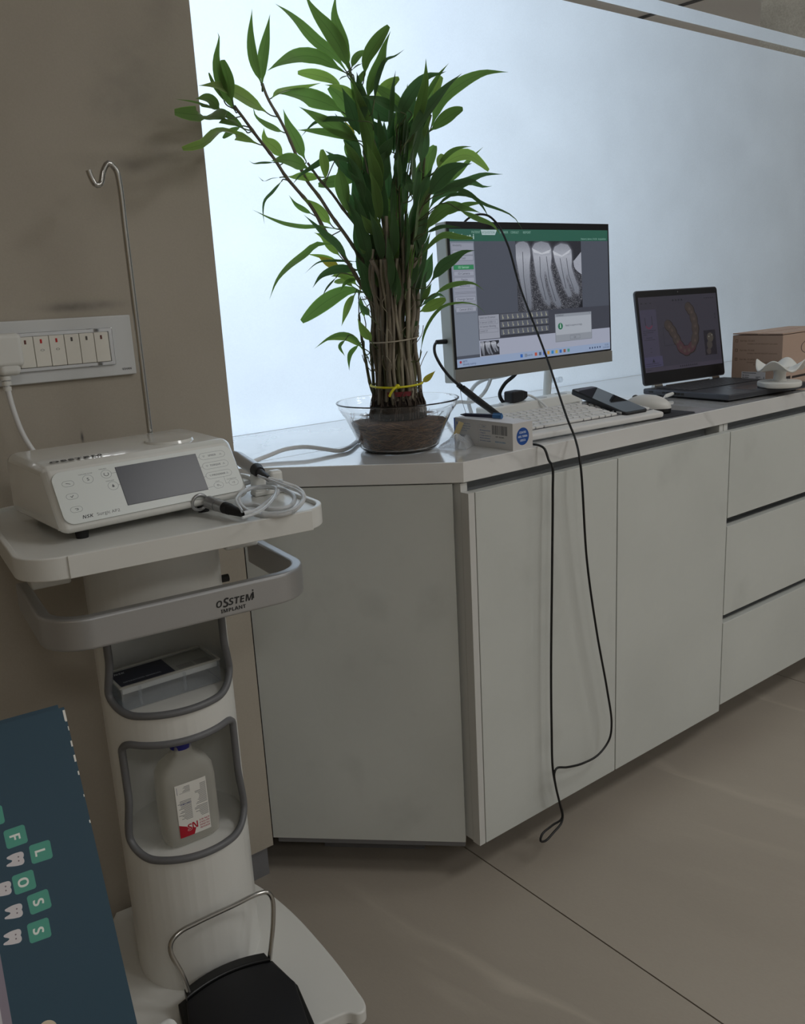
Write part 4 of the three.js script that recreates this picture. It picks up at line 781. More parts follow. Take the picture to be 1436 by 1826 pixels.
  obj('yellow_tie', [tube(Array.from({ length: 14 }, (_, i) => { const a = i / 14 * 6.283; return [Math.cos(a) * 0.0505, 0.126 + Math.sin(a * 2) * 0.001, Math.sin(a) * 0.0505]; }), 0.0022, 60, 6, true), tube([[-0.031, 0.126, 0.041], [-0.04, 0.125, 0.046], [-0.047, 0.118, 0.044], [-0.05, 0.11, 0.041]], 0.0026, 14, 6), ball(0.0048, -0.03, 0.127, 0.042)], std({ color: 0xd8d020, roughness: 0.5 }), t);
  obj('red_wrap', new THREE.CylinderGeometry(0.0478, 0.0482, 0.009, 24, 1, true, -1.05, 1.0).translate(0, 0.1115, 0), std({ side: THREE.DoubleSide, color: 0x6a1c22, roughness: 0.8 }), t);
  obj('string_tie', tube(Array.from({ length: 16 }, (_, i) => { const a = i / 16 * 6.283; return [Math.cos(a) * 0.0475, 0.213 + Math.cos(a) * 0.004, Math.sin(a) * 0.0475]; }), 0.0013, 60, 6, true), std({ color: 0xb8b0a0, roughness: 0.8 }), t);
}

// ---------- monitor ----------
{
  const t = thing('computer_monitor', 'grey computer monitor showing a tooth x-ray program', 'monitor', [1.542, 0.8605, -1.452], 0.03);
  const head = (g) => g.rotateX(-0.038).translate(0, 0.1, 0);
  const shell = std({ color: 0xb9bcb8, roughness: 0.4 }), bez = std({ color: 0x14151a, roughness: 0.35 });
  obj('housing', head(rbx(0.556, 0.342, 0.034, 0.003, 0, 0.171, -0.0175)), shell, t);
  obj('bezel', head(rbx(0.553, 0.312, 0.002, 0.0008, 0, 0.1855, 0.0004, 1)), bez, t);
  obj('chin', head(rbx(0.555, 0.028, 0.004, 0.001, 0, 0.0145, 0.001, 1)), std({ color: 0x8f8d88, roughness: 0.45, metalness: 0.4 }), t);
  const tx = canvas(1600, 1000, (c, w, h) => {
    const R = (x, y, a, b, f) => { c.fillStyle = f; c.fillRect(x * w, y * h, a * w, b * h); };
    R(0, 0, 1, 1, '#4a4f5b'); R(0, 0, 1, 0.087, '#27594b');
    c.fillStyle = '#b8ccc6'; c.font = 'bold 46px sans-serif'; c.fillText('ezdent-i', 40, 72); c.beginPath(); c.arc(34, 28, 7, 0, 7); c.fill();
    c.fillStyle = '#a9bcc0'; c.beginPath(); c.moveTo(280, 4); c.lineTo(430, 4); c.lineTo(410, 42); c.lineTo(290, 42); c.fill(); c.fillStyle = '#37635a'; c.font = '24px sans-serif'; c.fillText('ACQUISITION', 290, 32, 120); c.fillStyle = '#8fb3a8'; for (const [x, s] of [[195, 'PATIENT'], [455, 'VIEWER'], [560, 'CONSULT'], [680, 'REPORT']]) c.fillText(s, x, 30, 80); for (let i = 0; i < 5; i++) c.fillText(['▲', '♢', '⌂', '△', '▷'][i], 270 + i * 42, 72); c.font = '20px sans-serif'; c.fillText('Patient ( demo ) 10:38   Acquisition', 1290, 78, 290);
    R(0, 0.087, 0.132, 0.83, '#737b89'); R(0.006, 0.1, 0.122, 0.475, '#8d92a1');
    const btn = (y, s, f = '#979cab') => { R(0.012, y, 0.112, 0.034, f); c.strokeStyle = '#5d626e'; c.lineWidth = 2; c.strokeRect(0.012 * w, y * h, 0.112 * w, 0.034 * h); c.fillStyle = f === '#979cab' ? '#3f444f' : '#b7d8c6'; c.font = '22px sans-serif'; c.textAlign = 'center'; c.fillText(s, 0.068 * w, y * h + 25, 150); c.textAlign = 'left'; };
    c.fillStyle = '#4c515d'; c.font = '20px sans-serif'; c.fillText('Modality', 22, 122); btn(0.15, ''); btn(0.19, 'Tool'); btn(0.255, 'IO Sensor', '#2f7f55'); btn(0.3, 'IO Camera'); btn(0.345, 'Twain'); btn(0.39, 'AutoFind'); btn(0.485, 'Change Sensor'); btn(0.56, 'Cancel (ESC)');
    for (const y of [0.45, 0.46, 0.54, 0.605]) R(0.012, y, 0.115, 0.002, '#565b66');
    // radiograph
    const xr = (X, Y, W, Hh, fine) => {
      c.save(); c.beginPath(); c.rect(X, Y, W, Hh); c.clip(); c.fillStyle = '#25272f'; c.fillRect(X, Y, W, Hh);
      let q = 991; const rr = () => { q = (q * 16807) % 2147483647; return q / 2147483647; };
      const N = fine ? 9000 : 500; for (let i = 0; i < N; i++) { const x = X + rr() * W, y = Y + Hh * (0.28 + 0.72 * rr()), k = 60 + rr() * 105; c.fillStyle = `rgba(${k},${k + 2},${k + 9},0.5)`; c.fillRect(x, y, fine ? 2 + rr() * 6 : 2, fine ? 2 + rr() * 4 : 2); }
      const P = (pts, f) => { c.fillStyle = f; c.beginPath(); pts.forEach(([x, y], i) => { i ? c.lineTo(X + x * W, Y + y * Hh) : c.moveTo(X + x * W, Y + y * Hh); }); c.fill(); };
      const tooth = (pts) => { c.save(); c.beginPath(); pts.forEach(([x, y], i) => { i ? c.lineTo(X + x * W, Y + y * Hh) : c.moveTo(X + x * W, Y + y * Hh); }); c.closePath(); const g = c.createLinearGradient(X, Y, X, Y + Hh); g.addColorStop(0, '#7d818c'); g.addColorStop(0.22, '#a7abb6'); g.addColorStop(0.5, '#858a95'); g.addColorStop(1, '#666b76'); c.fillStyle = g; if (fine) { c.shadowColor = '#9a9eaa'; c.shadowBlur = 26; } c.fill(); c.shadowBlur = 0; c.strokeStyle = 'rgba(52,54,64,0.55)'; c.lineWidth = fine ? 3 : 1; c.stroke(); c.restore(); };
      tooth([[0.0, 0.05], [0.05, 0.01], [0.12, 0.0], [0.18, 0.03], [0.21, 0.1], [0.215, 0.2], [0.195, 0.34], [0.19, 0.5], [0.2, 0.75], [0.2, 0.95], [0.16, 0.99], [0.1, 0.92], [0.07, 0.7], [0.03, 0.45], [0.0, 0.25]]);
      tooth([[0.235, 0.1], [0.28, 0.03], [0.38, 0.0], [0.49, 0.03], [0.53, 0.11], [0.53, 0.24], [0.51, 0.38], [0.54, 0.55], [0.59, 0.75], [0.66, 0.94], [0.6, 0.98], [0.53, 0.88], [0.48, 0.7], [0.44, 0.5], [0.42, 0.44], [0.41, 0.52], [0.43, 0.68], [0.49, 0.88], [0.47, 0.95], [0.4, 0.88], [0.33, 0.7], [0.28, 0.48], [0.26, 0.3]]);
      tooth([[0.55, 0.15], [0.58, 0.08], [0.68, 0.03], [0.79, 0.05], [0.845, 0.13], [0.85, 0.25], [0.84, 0.38], [0.88, 0.52], [0.95, 0.7], [0.94, 0.8], [0.87, 0.76], [0.8, 0.62], [0.76, 0.5], [0.75, 0.55], [0.8, 0.7], [0.83, 0.82], [0.77, 0.83], [0.7, 0.68], [0.63, 0.46], [0.58, 0.3]]);
      P([[0.87, 0.3], [1, 0.16], [1, 0.5], [0.92, 0.44], [0.88, 0.38]], '#9ea2ae');
      for (const [a, b, d, e] of [[0.24, 0.1, 0.52, 0.12], [0.55, 0.14, 0.83, 0.12]]) P([[a, b], [(a + d) / 2, b + 0.07], [d, e], [d - 0.02, e + 0.05], [(a + d) / 2, b + 0.09], [a + 0.02, b + 0.06]], '#bfc3cc');
      c.strokeStyle = 'rgba(50,52,62,0.75)'; c.lineWidth = fine ? 6 : 1.5; for (const l of [[[0.1, 0.15], [0.1, 0.5], [0.14, 0.9]], [[0.35, 0.22], [0.35, 0.5], [0.42, 0.85]], [[0.45, 0.22], [0.48, 0.55], [0.57, 0.88]], [[0.66, 0.25], [0.7, 0.5], [0.74, 0.7]], [[0.76, 0.25], [0.79, 0.5], [0.87, 0.74]]]) { c.beginPath(); l.forEach(([x, y], i) => i ? c.lineTo(X + x * W, Y + y * Hh) : c.moveTo(X + x * W, Y + y * Hh)); c.stroke(); }
      if (fine) for (let i = 0; i < 5000; i++) { const x = X + rr() * W, y = Y + Hh * rr(), k = rr() < 0.5 ? 30 : 170; c.fillStyle = `rgba(${k},${k},${k + 8},0.07)`; c.fillRect(x, y, 5, 4); }
      P([[0.93, 1], [1, 0.86], [1, 1]], '#1b1d25'); c.restore();
    };
    xr(0.375 * w, 0.087 * h, 0.43 * w, 0.54 * h, true);
    R(0.132, 0.625, 0.868, 0.2, '#3e414c');
    R(0.135, 0.63, 0.12, 0.18, '#9397a4'); c.fillStyle = '#4c505b'; c.font = '20px sans-serif'; c.fillText('Select an IO sensor', 225, 655, 150); c.fillText('E-Sensor (USB) 1.5', 225, 690, 150); c.fillText('IO Sensor Binning', 225, 722, 150); c.fillText('Level 01', 225, 755, 150); c.strokeStyle = '#6a6e7a'; c.strokeRect(220, 668, 175, 30); c.strokeRect(220, 734, 175, 28);
    for (let r = 0; r < 3; r++) for (let i = 0; i < 10; i++) { const x = 0.262 + i * 0.0305, y = 0.632 + r * 0.058; R(x, y, 0.0295, 0.044, '#565a65'); R(x, y + 0.044, 0.0295, 0.013, '#30333c'); c.strokeStyle = '#a2a290'; c.lineWidth = 5; c.beginPath(); c.moveTo((x + 0.014) * w, (y + 0.005) * h); c.lineTo((x + 0.016) * w, (y + 0.04) * h); c.moveTo((x + 0.016) * w, (y + 0.02 + r * 0.004) * h); c.lineTo((x + 0.021) * w, (y + 0.034) * h); c.stroke(); }
    R(0.132, 0.815, 0.868, 0.125, '#9ea3b5'); xr(0.138 * w, 0.825 * h, 0.11 * w, 0.11 * h, false);
    R(0.61, 0.665, 0.255, 0.225, '#8b919b'); R(0.613, 0.69, 0.249, 0.145, '#a3a9b3'); c.strokeStyle = '#6d727c'; c.lineWidth = 3; c.strokeRect(0.61 * w, 0.665 * h, 0.255 * w, 0.225 * h); c.fillStyle = '#2c6a50'; c.beginPath(); c.arc(0.645 * w, 0.765 * h, 27, 0, 7); c.fill(); c.fillStyle = '#d4e4dc'; c.font = 'bold 44px serif'; c.fillText('i', 0.641 * w, 0.778 * h); c.fillStyle = '#40454e'; c.font = '20px sans-serif'; c.fillText('Ready to acquire an image.', 0.68 * w, 0.77 * h, 190); c.fillText('EzSensor', 0.62 * w, 0.683 * h, 80); c.fillText('×', 0.85 * w, 0.683 * h); c.strokeRect(0.71 * w, 0.848 * h, 0.07 * w, 0.03 * h); c.fillText('OK', 0.735 * w, 0.872 * h);
    R(0, 0.94, 1, 0.06, '#8fa0bd'); c.fillStyle = '#3a4a68'; c.font = '20px sans-serif'; c.fillText('88°F', 52, 966); c.fillText('Mostly sunny', 52, 988); c.fillStyle = '#a0303c'; c.beginPath(); c.arc(32, 962, 10, 0, 7); c.fill(); ['#2f62b0', '#7b8698', '#b05040', '#4a5a70', '#3a58b8', '#c08a30', '#2e7fb8', '#b8a040', '#3465b0', '#8a5a40', '#4a8a80'].forEach((f, i) => { c.fillStyle = f; c.fillRect(600 + i * 44 + (i > 1 ? 60 : 0), 955, 24, 26); }); c.fillStyle = '#3a4a68'; c.fillText('⌕ Search', 650, 976, 90); c.fillText('10:38', 1530, 966, 60); c.fillText('31-05-2025', 1510, 988, 80); for (let i = 0; i < 5; i++) c.fillRect(1350 + i * 30, 965, 14, 14);
  });
  obj('screen', head(bx(0.541, 0.293, 0.001, 0, 0.1795, 0.0016)), [bez, bez, bez, bez, std({ color: 0x0a0a0c, roughness: 0.45, emissive: 0xffffff, emissiveMap: tx, emissiveIntensity: 0.85 }), bez], t);
  obj('stand_neck', [rod([0.139, 0.13, -0.09], [0.158, 0.008, -0.118], 0.0115, 0.0105), rod([0.139, 0.13, -0.09], [0.139, 0.2, -0.04], 0.0115, 0.0115)], M.matte, t);
  obj('stand_foot', rbx(0.2, 0.008, 0.12, 0.003, 0.15, 0.0045, -0.13), M.matte, t);
  obj('cable_clip', new THREE.TorusGeometry(0.016, 0.005, 6, 24, 5.2).scale(1, 1, 1.6).rotateX(Math.PI / 2).translate(0.172, 0.06, -0.1), M.clearPlastic, t);
}
tag(obj('white_cable', tube([[1.365, 0.868, -1.6], [1.36, 0.901, -1.55], [1.40, 0.897, -1.55], [1.424, 0.9, -1.55], [1.455, 0.92, -1.55], [1.482, 0.96, -1.55], [1.5, 1.02, -1.52]], 0.0045, 60, 8), M.whiteCord), 'white cable rising steeply behind the monitor from the worktop', 'cable');
tag(obj('video_cable', tube([[1.42, 0.8645, -1.565], [1.413, 0.895, -1.567], [1.425, 0.925, -1.566], [1.455, 0.942, -1.564], [1.52, 0.95, -1.55], [1.6, 0.96, -1.53]], 0.0048, 60, 8), M.whiteCord), 'white cable arching low in a hook behind the monitor', 'cable');
tag(obj('monitor_power_cord', tube([[1.54, 0.975, -1.51], [1.535, 0.95, -1.53], [1.51, 0.93, -1.54], [1.497, 0.905, -1.545], [1.502, 0.885, -1.535], [1.515, 0.8815, -1.52]], 0.0046, 60, 10), M.blackRubber), 'thick black cord curving down behind the monitor to the power strip', 'cord');
{
  const t = thing('usb_extension_cord', 'black extension cord with thick joined connectors at the monitor side', 'cord');
  obj('cord', tube([[1.262, 1.051, -1.468], [1.236, 1.052, -1.464], [1.22, 1.046, -1.456], [1.213, 1.03, -1.448], [1.219, 1.005, -1.438], [1.24, 0.975, -1.43], [1.26, 0.957, -1.426]], 0.0032, 60, 10), M.black, t);
  obj('side_connector', rod([1.262, 1.051, -1.468], [1.232, 1.052, -1.463], 0.0055, 0.0048), M.black, t);
  obj('collar', [0, 1, 2].map((i) => rod([1.258 + i * 0.004, 0.959 - i * 0.0033, -1.426], [1.260 + i * 0.004, 0.957 - i * 0.0033, -1.426], 0.006)), M.black, t);
  obj('connector', rod([1.2685, 0.9505, -1.425], [1.2985, 0.9265, -1.42], 0.0072, 0.0078), M.black, t);
  obj('connector', rod([1.301, 0.9245, -1.42], [1.372, 0.8705, -1.405], 0.0078, 0.0066), M.black, t);
}
{
  const t = thing('hang_tag', 'small gold tag on a string below the black connector', 'tag');
  obj('string', tube([[1.2655, 0.951, -1.43], [1.243, 0.93, -1.40], [1.192, 0.905, -1.33], [1.15, 0.9, -1.288]], 0.0006, 30, 5), M.rubber, t);
  obj('tag', rbx(0.011, 0.034, 0.0012, 0.0004, 0, 0, 0, 1).rotateZ(-0.42).rotateY(-0.75).translate(1.128, 0.889, -1.285), std({ color: 0xc9b98a, roughness: 0.5 }), t);
}
{
  const g = new THREE.PlaneGeometry(0.07, 0.06, 22, 18).rotateX(-Math.PI / 2), p = g.attributes.position; for (let i = 0; i < p.count; i++) { const x = p.getX(i), z = p.getZ(i), e = Math.max(Math.abs(x) / 0.035, Math.abs(z) / 0.03); p.setY(i, Math.max(0.0006, (1 - e ** 3) * 0.022 * (0.35 + fbm(x * 60 + 5, z * 60 + 5, 7, 64, 3)) + (fbm(x * 150 + 9, z * 150 + 9, 8, 64, 2) - 0.5) * 0.006)); }
  const b = obj('plastic_bag', toCreasedNormals(g.rotateY(0.5).translate(1.113, 0.8603, -1.27), 0.3), phys({ color: 0xf4f7fb, roughness: 0.3, transmission: 0.65, thickness: 0, side: THREE.DoubleSide })); tag(b, 'crumpled clear plastic bag between the bowl and white box', 'bag');
}
{ // small white carton
  const t = thing('product_box', 'small white carton with barcode and blue round seal', 'box', [1.1665, 0.86, -1.2275]);
  const side = canvas(1024, 310, (c, w, h) => {
    c.fillStyle = '#d6d4d2'; c.fillRect(0, 0, w, h); c.fillStyle = '#3a6fd0'; c.fillRect(0, 0, 22, h);
    c.fillStyle = '#4c6c9a'; c.font = '19px sans-serif'; ['Manufacturer address', '1500 Distribution road', 'Busan, Rep. of Korea', 'Tel +82 51 850', '', 'Importer of record', 'Floor 3, Mumbai', 'Batch  Exp'].forEach((s, i) => c.fillText(s, 110, 60 + i * 30, 270)); c.fillStyle = '#3a62b8'; c.fillRect(50, 40, 10, 40); c.fillRect(64, 54, 10, 26); c.fillRect(78, 46, 10, 34);
    c.strokeStyle = '#8c8f96'; c.lineWidth = 2; c.beginPath(); c.moveTo(440, 50); c.lineTo(440, 260); c.stroke(); c.strokeRect(465, 45, 42, 36); c.strokeRect(516, 45, 60, 36); c.fillStyle = '#4c6c9a'; c.font = 'bold 20px sans-serif'; c.fillText('☰', 476, 72); c.fillText('REF', 526, 71); ['GB Hexagonal Driver', '1. Drag 5.0', '2. Torque ratchet 1.2', 'Witness Indication', 'non-sterile, reusable'].forEach((s, i) => c.fillText(s, 465, 118 + i * 31, 190));
    let q = 55; const R = () => { q = (q * 16807) % 2147483647; return q / 2147483647; }; c.fillStyle = '#3b3b3f'; for (let x = 680; x < 930;) { const b = 2 + R() * 5; c.fillRect(x, 36, b, 110); x += b + 2 + R() * 5; } c.font = 'bold 24px sans-serif'; c.fillText('REF  GSCB01', 740, 180, 150); c.fillStyle = '#3d7fb0'; c.fillText('MADE IN KOREA', 730, 240, 175);
  });
  const end = canvas(320, 300, (c, w, h) => { c.fillStyle = '#d2d0cf'; c.fillRect(0, 0, w, h); c.fillStyle = '#1d4f9e'; c.beginPath(); c.arc(w * 0.5, h * 0.52, 100, 0, 7); c.fill(); c.fillStyle = '#dfe6f2'; c.textAlign = 'center'; c.font = 'bold 34px sans-serif'; c.fillText('CIDATES', w / 2, 122, 110); c.fillText('ADIL TORRA', w / 2, 168, 150); c.fillText('UDICA', w / 2, 212, 90); });
  const plain = std({ color: 0xdedde0, roughness: 0.45 });
  obj('carton', bx(0.053, 0.05, 0.166, 0, 0.025, 0), [plain, std({ map: side, roughness: 0.45 }), plain, plain, std({ map: end, roughness: 0.45 }), plain], t);
  obj('lid_flap', rbx(0.0525, 0.0012, 0.164, 0.0005, 0, 0.0506, 0.0005, 1), plain, t);
}
{
  const t = thing('ballpoint_pen', 'dark blue pen lying on the white carton', 'pen');
  const a = V(1.1475, 0.9165, -1.298), b = V(1.172, 0.9165, -1.205), P = (s) => a.clone().lerp(b, s).toArray();
  obj('barrel', [rod(P(0.12), P(0.8), 0.0036, 0.0042)], std({ color: 0x23243a, roughness: 0.4 }), t); obj('tip', rod(P(0), P(0.12), 0.0008, 0.0034), M.dark, t);
  obj('cap', [rod(P(0.8), P(1), 0.0047, 0.0047), rod([P(0.8)[0], 0.922, P(0.8)[2]], [P(1)[0], 0.922, P(1)[2]], 0.001)], std({ color: 0x35689c, roughness: 0.4 }), t);
}
// ---------- keyboard, phone, mouse ----------
{
  const t = thing('computer_keyboard', 'white computer keyboard tilted up under the black phone', 'keyboard', [1.412, 0.86, -1.1655], -0.06);
  const tilt = 0.125, K = (g) => g.rotateX(tilt).translate(0, 0.001, 0), cream = std({ color: 0xd9d8d6, roughness: 0.5 }), kc = std({ color: 0xdcdbd9, roughness: 0.55 });
  obj('case', K(rbx(0.412, 0.013, 0.158, 0.005, 0, 0.0085, -0.079)), cream, t);
  obj('key_well', K(bx(0.398, 0.002, 0.118, 0, 0.0146, -0.086)), std({ color: 0x636468, roughness: 0.6 }), t);
  for (const s of [-1, 1]) obj('stand_leg', rbx(0.03, 0.021, 0.006, 0.002, s * 0.17, 0.0107, -0.148), cream, t);
  const geos = {}, key = (x, z, w) => { const id = w.toFixed(4); geos[id] ??= rbx(w, 0.0055, 0.0165, 0.0018, 0, 0, 0, 2); const m = obj('key', geos[id], kc, t); const p = V(x, 0.0186, z).applyAxisAngle(V(1, 0, 0), tilt); m.position.set(p.x, p.y + 0.001, p.z); m.rotation.x = tilt; };
  const rows = [[15, 1], [15, 1], [14.5, 1], [14, 1], [13.5, 1], [9, 1]], pit = 0.0187, x0 = -0.196;
  for (let r = 0; r < 6; r++) {
    const z = -0.138 + r * 0.0205, ws = r === 5 ? [1.25, 1, 1.25, 6, 1.25, 1.25, 1, 1, 1] : r === 4 ? [2, ...Array(10).fill(1), 2, 1] : r === 3 ? [1.75, ...Array(11).fill(1), 2.25] : r === 2 ? [1.5, ...Array(12).fill(1), 1.5] : r === 1 ? [...Array(13).fill(1), 2] : Array(15).fill(1);
    let x = x0; for (const w of ws) { key(x + w * pit / 2, z, w * pit - 0.0022); x += w * pit; }
    x = x0 + 15.6 * pit; for (let i = 0; i < 5; i++) key(x + (i + 0.5) * pit, z, pit - 0.0022);
  }
}
{
  const t = thing('mobile_phone', 'black mobile phone lying across the white keyboard', 'phone', [1.5525, 0.9005, -1.254], -0.03);
  const G = (g) => g.rotateX(0.265);
  obj('case', G(slab(rrect(0.079, 0.166, 0.012), -0.006, 0.005, 0.002)), M.black, t);
  obj('screen', G(slab(rrect(0.073, 0.158, 0.009), 0.0045, 0.0056, 0.0003)), std({ color: 0x07080b, roughness: 0.03 }), t);
}
{
  const p = thing('mouse_pad', 'dark grey mouse pad at the worktop edge', 'mouse pad', [1.671, 0.8602, -1.24], -0.05);
  obj('mat', slab(rrect(0.125, 0.18, 0.004), 0, 0.0025, 0.0005), std({ color: 0x2e2f36, roughness: 0.9 }), p);
  const t = thing('computer_mouse', 'white computer mouse with black underside on dark pad', 'mouse', [1.668, 0.8632, -1.235], 0.35);
  const dome = (s, h) => { const g = new THREE.SphereGeometry(1, 32, 20, 0, Math.PI * 2, 0, Math.PI / 2); g.scale(0.031 * s, h, 0.055 * s); return g; };
  obj('shell', dome(1, 0.03).translate(0, 0.0105, 0), std({ color: 0xd9d8d4, roughness: 0.35 }), t);
  obj('underside', [slab((() => { const s = new THREE.Shape(); s.absellipse(0, 0, 0.031, 0.055, 0, Math.PI * 2); return s; })(), 0, 0.011, 0.002)], M.black, t);
  obj('scroll_wheel', cyl(0.007, 0.007, 0.006, 0, 0, 0, 18).rotateZ(Math.PI / 2).translate(0, 0.0325, -0.028), M.rubber, t);
  obj('cable', tube([[0, 0.012, -0.052], [0.004, 0.008, -0.075], [0.03, 0.002, -0.1], [0.07, 0.0005, -0.12]], 0.0016, 30, 6), M.rubber, t);
}
// ---------- laptop, cradle, carton ----------
const LP = [1.917, 0.861, -1.18], LT = -0.075;
{
  const t = thing('laptop', 'open dark grey laptop showing a scanned dental arch', 'laptop', LP, LT);
  const al = std({ color: 0x4e5056, roughness: 0.38, metalness: 0.5 }), W = 0.342, D = 0.27;
  obj('base', rbx(W, 0.015, D, 0.004, W / 2, 0.0105, -D / 2), al, t);
  obj('foot', [[0.03, -0.03], [W - 0.03, -0.03], [0.03, -D + 0.03], [W - 0.03, -D + 0.03]].map(([x, z]) => cyl(0.006, 0.006, 0.004, x, 0.0018, z, 12)), M.blackRubber, t);
  obj('keyboard_deck', bx(W - 0.05, 0.0008, 0.115, W / 2, 0.0181, -D + 0.085), std({ color: 0x26272b, roughness: 0.5 }), t);
  const ks = []; for (let r = 0; r < 6; r++) for (let i = 0; i < 16; i++) ks.push(rbx(0.0165, 0.0016, 0.0155, 0.0005, 0.03 + i * 0.0184, 0.0192, -D + 0.036 + r * 0.0188, 1)); obj('keys', ks, std({ color: 0x3a3b40, roughness: 0.5 }), t);
  obj('touchpad', rbx(0.105, 0.0006, 0.068, 0.0002, W / 2 - 0.01, 0.0182, -0.052, 1), std({ color: 0x5c5e66, roughness: 0.25, metalness: 0.4 }), t);
  obj('side_vents', [0, 1, 2, 3, 4, 5].map((i) => bx(0.001, 0.005, 0.009, -0.0002, 0.011, -D + 0.07 + i * 0.012)), M.black, t);
  obj('usb_port', bx(0.001, 0.005, 0.014, -0.0002, 0.011, -D + 0.028), M.black, t);
  for (const x of [0.05, W - 0.05]) obj('hinge', rod([x - 0.016, 0.02, -D + 0.006], [x + 0.016, 0.02, -D + 0.006], 0.006), M.steel, t);
  obj('rear_edge', rbx(W - 0.16, 0.003, 0.004, 0.001, W / 2, 0.0195, -D + 0.012, 1), M.steel, t);
  const lean = -0.16, Lh = 0.252, lid = (g) => g.rotateX(lean).translate(W / 2, 0.02, -D + 0.004);
  obj('lid', lid(new THREE.ExtrudeGeometry(rrect(W, Lh, 0.01, 0, Lh / 2 + 0.004), { depth: 0.004, bevelEnabled: true, bevelSize: 0.001, bevelThickness: 0.001, bevelOffset: -0.001, bevelSegments: 2 }).translate(0, 0, -0.003)), al, t);
  obj('bezel', lid(new THREE.ExtrudeGeometry(rrect(W - 0.006, Lh - 0.006, 0.008, 0, Lh / 2 + 0.004), { depth: 0.0008, bevelEnabled: false }).translate(0, 0, 0.0021)), std({ color: 0x121217, roughness: 0.4 }), t);
  const tx = canvas(1200, 780, (c, w, h) => {
    c.fillStyle = '#3b3944'; c.fillRect(0, 0, w, h); c.fillStyle = '#454254'; c.fillRect(0, 130, 240, h - 200); c.fillStyle = '#494660'; c.fillRect(0, 620, 270, 110); c.fillStyle = '#433f4c'; c.fillRect(0, 735, w, 45);
    c.strokeStyle = '#2d2b36'; c.lineWidth = 9; c.beginPath(); c.moveTo(70, 210); c.lineTo(70, 270); c.arc(120, 270, 50, Math.PI, 0, true); c.lineTo(170, 200); c.stroke(); c.strokeStyle = '#62344a'; c.lineWidth = 20; c.beginPath(); c.arc(120, 272, 50, Math.PI * 0.85, Math.PI * 0.15, true); c.stroke();
    c.fillStyle = '#2a2935'; for (const [x, y, a] of [[25, 345, 190], [25, 365, 150], [25, 385, 50], [60, 420, 90], [30, 440, 160], [100, 530, 30], [100, 570, 30], [20, 690, 190], [20, 710, 220], [30, 755, 60]]) c.fillRect(x, y, a, 5); c.beginPath(); c.moveTo(135, 640); c.lineTo(155, 680); c.lineTo(115, 680); c.fill();
    c.strokeStyle = '#24242c'; c.lineWidth = 4; c.strokeRect(320, 330, 150, 190);
    // scanned arch
    let q = 31; const R = () => { q = (q * 16807) % 2147483647; return q / 2147483647; };
    const path = [[395, 300], [440, 345], [490, 430], [530, 500], [590, 580], [670, 590], [750, 545], [800, 460], [815, 360], [805, 260], [770, 170], [735, 130]]; const cr = new THREE.CatmullRomCurve3(path.map(([x, y]) => V(x, y, 0)));
    for (let i = 0; i <= 60; i++) { const p = cr.getPoint(i / 60); c.fillStyle = '#2a2424'; c.beginPath(); c.arc(p.x + 4, p.y + 4, 54 + 7 * Math.sin(i * 1.05), 0, 7); c.fill(); }
    for (let i = 0; i <= 60; i++) { const p = cr.getPoint(i / 60), k = Math.abs(i - 26) < 9; c.fillStyle = k ? '#472f36' : '#3f3735'; c.beginPath(); c.arc(p.x, p.y, 46 + 5 * Math.sin(i * 1.05), 0, 7); c.fill(); }
    for (let i = 0; i < 14; i++) { const p = cr.getPoint((i + 0.5) / 14), g = c.createRadialGradient(p.x + 6, p.y + 10, 4, p.x, p.y, 38); g.addColorStop(0, '#544a45'); g.addColorStop(1, 'rgba(62,52,50,0)'); c.fillStyle = g; c.beginPath(); c.arc(p.x + 5, p.y + 8, 38, 0, 7); c.fill(); }
    c.fillStyle = '#24222a'; c.fillRect(940, 400, 190, 270); for (const [x, y, r, f] of [[1040, 480, 52, '#4a4540'], [1020, 560, 45, '#44403e'], [1000, 630, 34, '#413c3c'], [1020, 470, 8, '#8a8880'], [1070, 455, 7, '#8a8880']]) { c.fillStyle = f; c.beginPath(); c.arc(x, y, r, 0, 7); c.fill(); }
    c.fillStyle = '#22222a'; for (let i = 0; i < 4; i++) c.fillRect(500 + i * 45, 40, 22, 18); for (let i = 0; i < 5; i++) c.fillRect(1000 + i * 34, 42, 14, 14); for (let i = 0; i < 3; i++) c.fillRect(30 + i * 65, 60, 24, 10); for (let i = 0; i < 9; i++) c.fillRect(520 + i * 32, 745, 16, 18); c.fillRect(1140, 220, 18, 18); c.fillRect(1140, 260, 18, 18);
  });
  const sg = bx(0.324, 0.2, 0.0006, 0, 0.138, 0.0032);
  obj('screen', lid(sg), [M.black, M.black, M.black, M.black, std({ color: 0x08080a, roughness: 0.4, emissive: 0xffffff, emissiveMap: tx, emissiveIntensity: 0.6 }), M.black], t);
  obj('camera_dot', lid(cyl(0.0018, 0.0018, 0.0006, 0, 0, 0, 10).rotateX(Math.PI / 2).translate(0, 0.2475, 0.0032)), M.rubber, t);
}
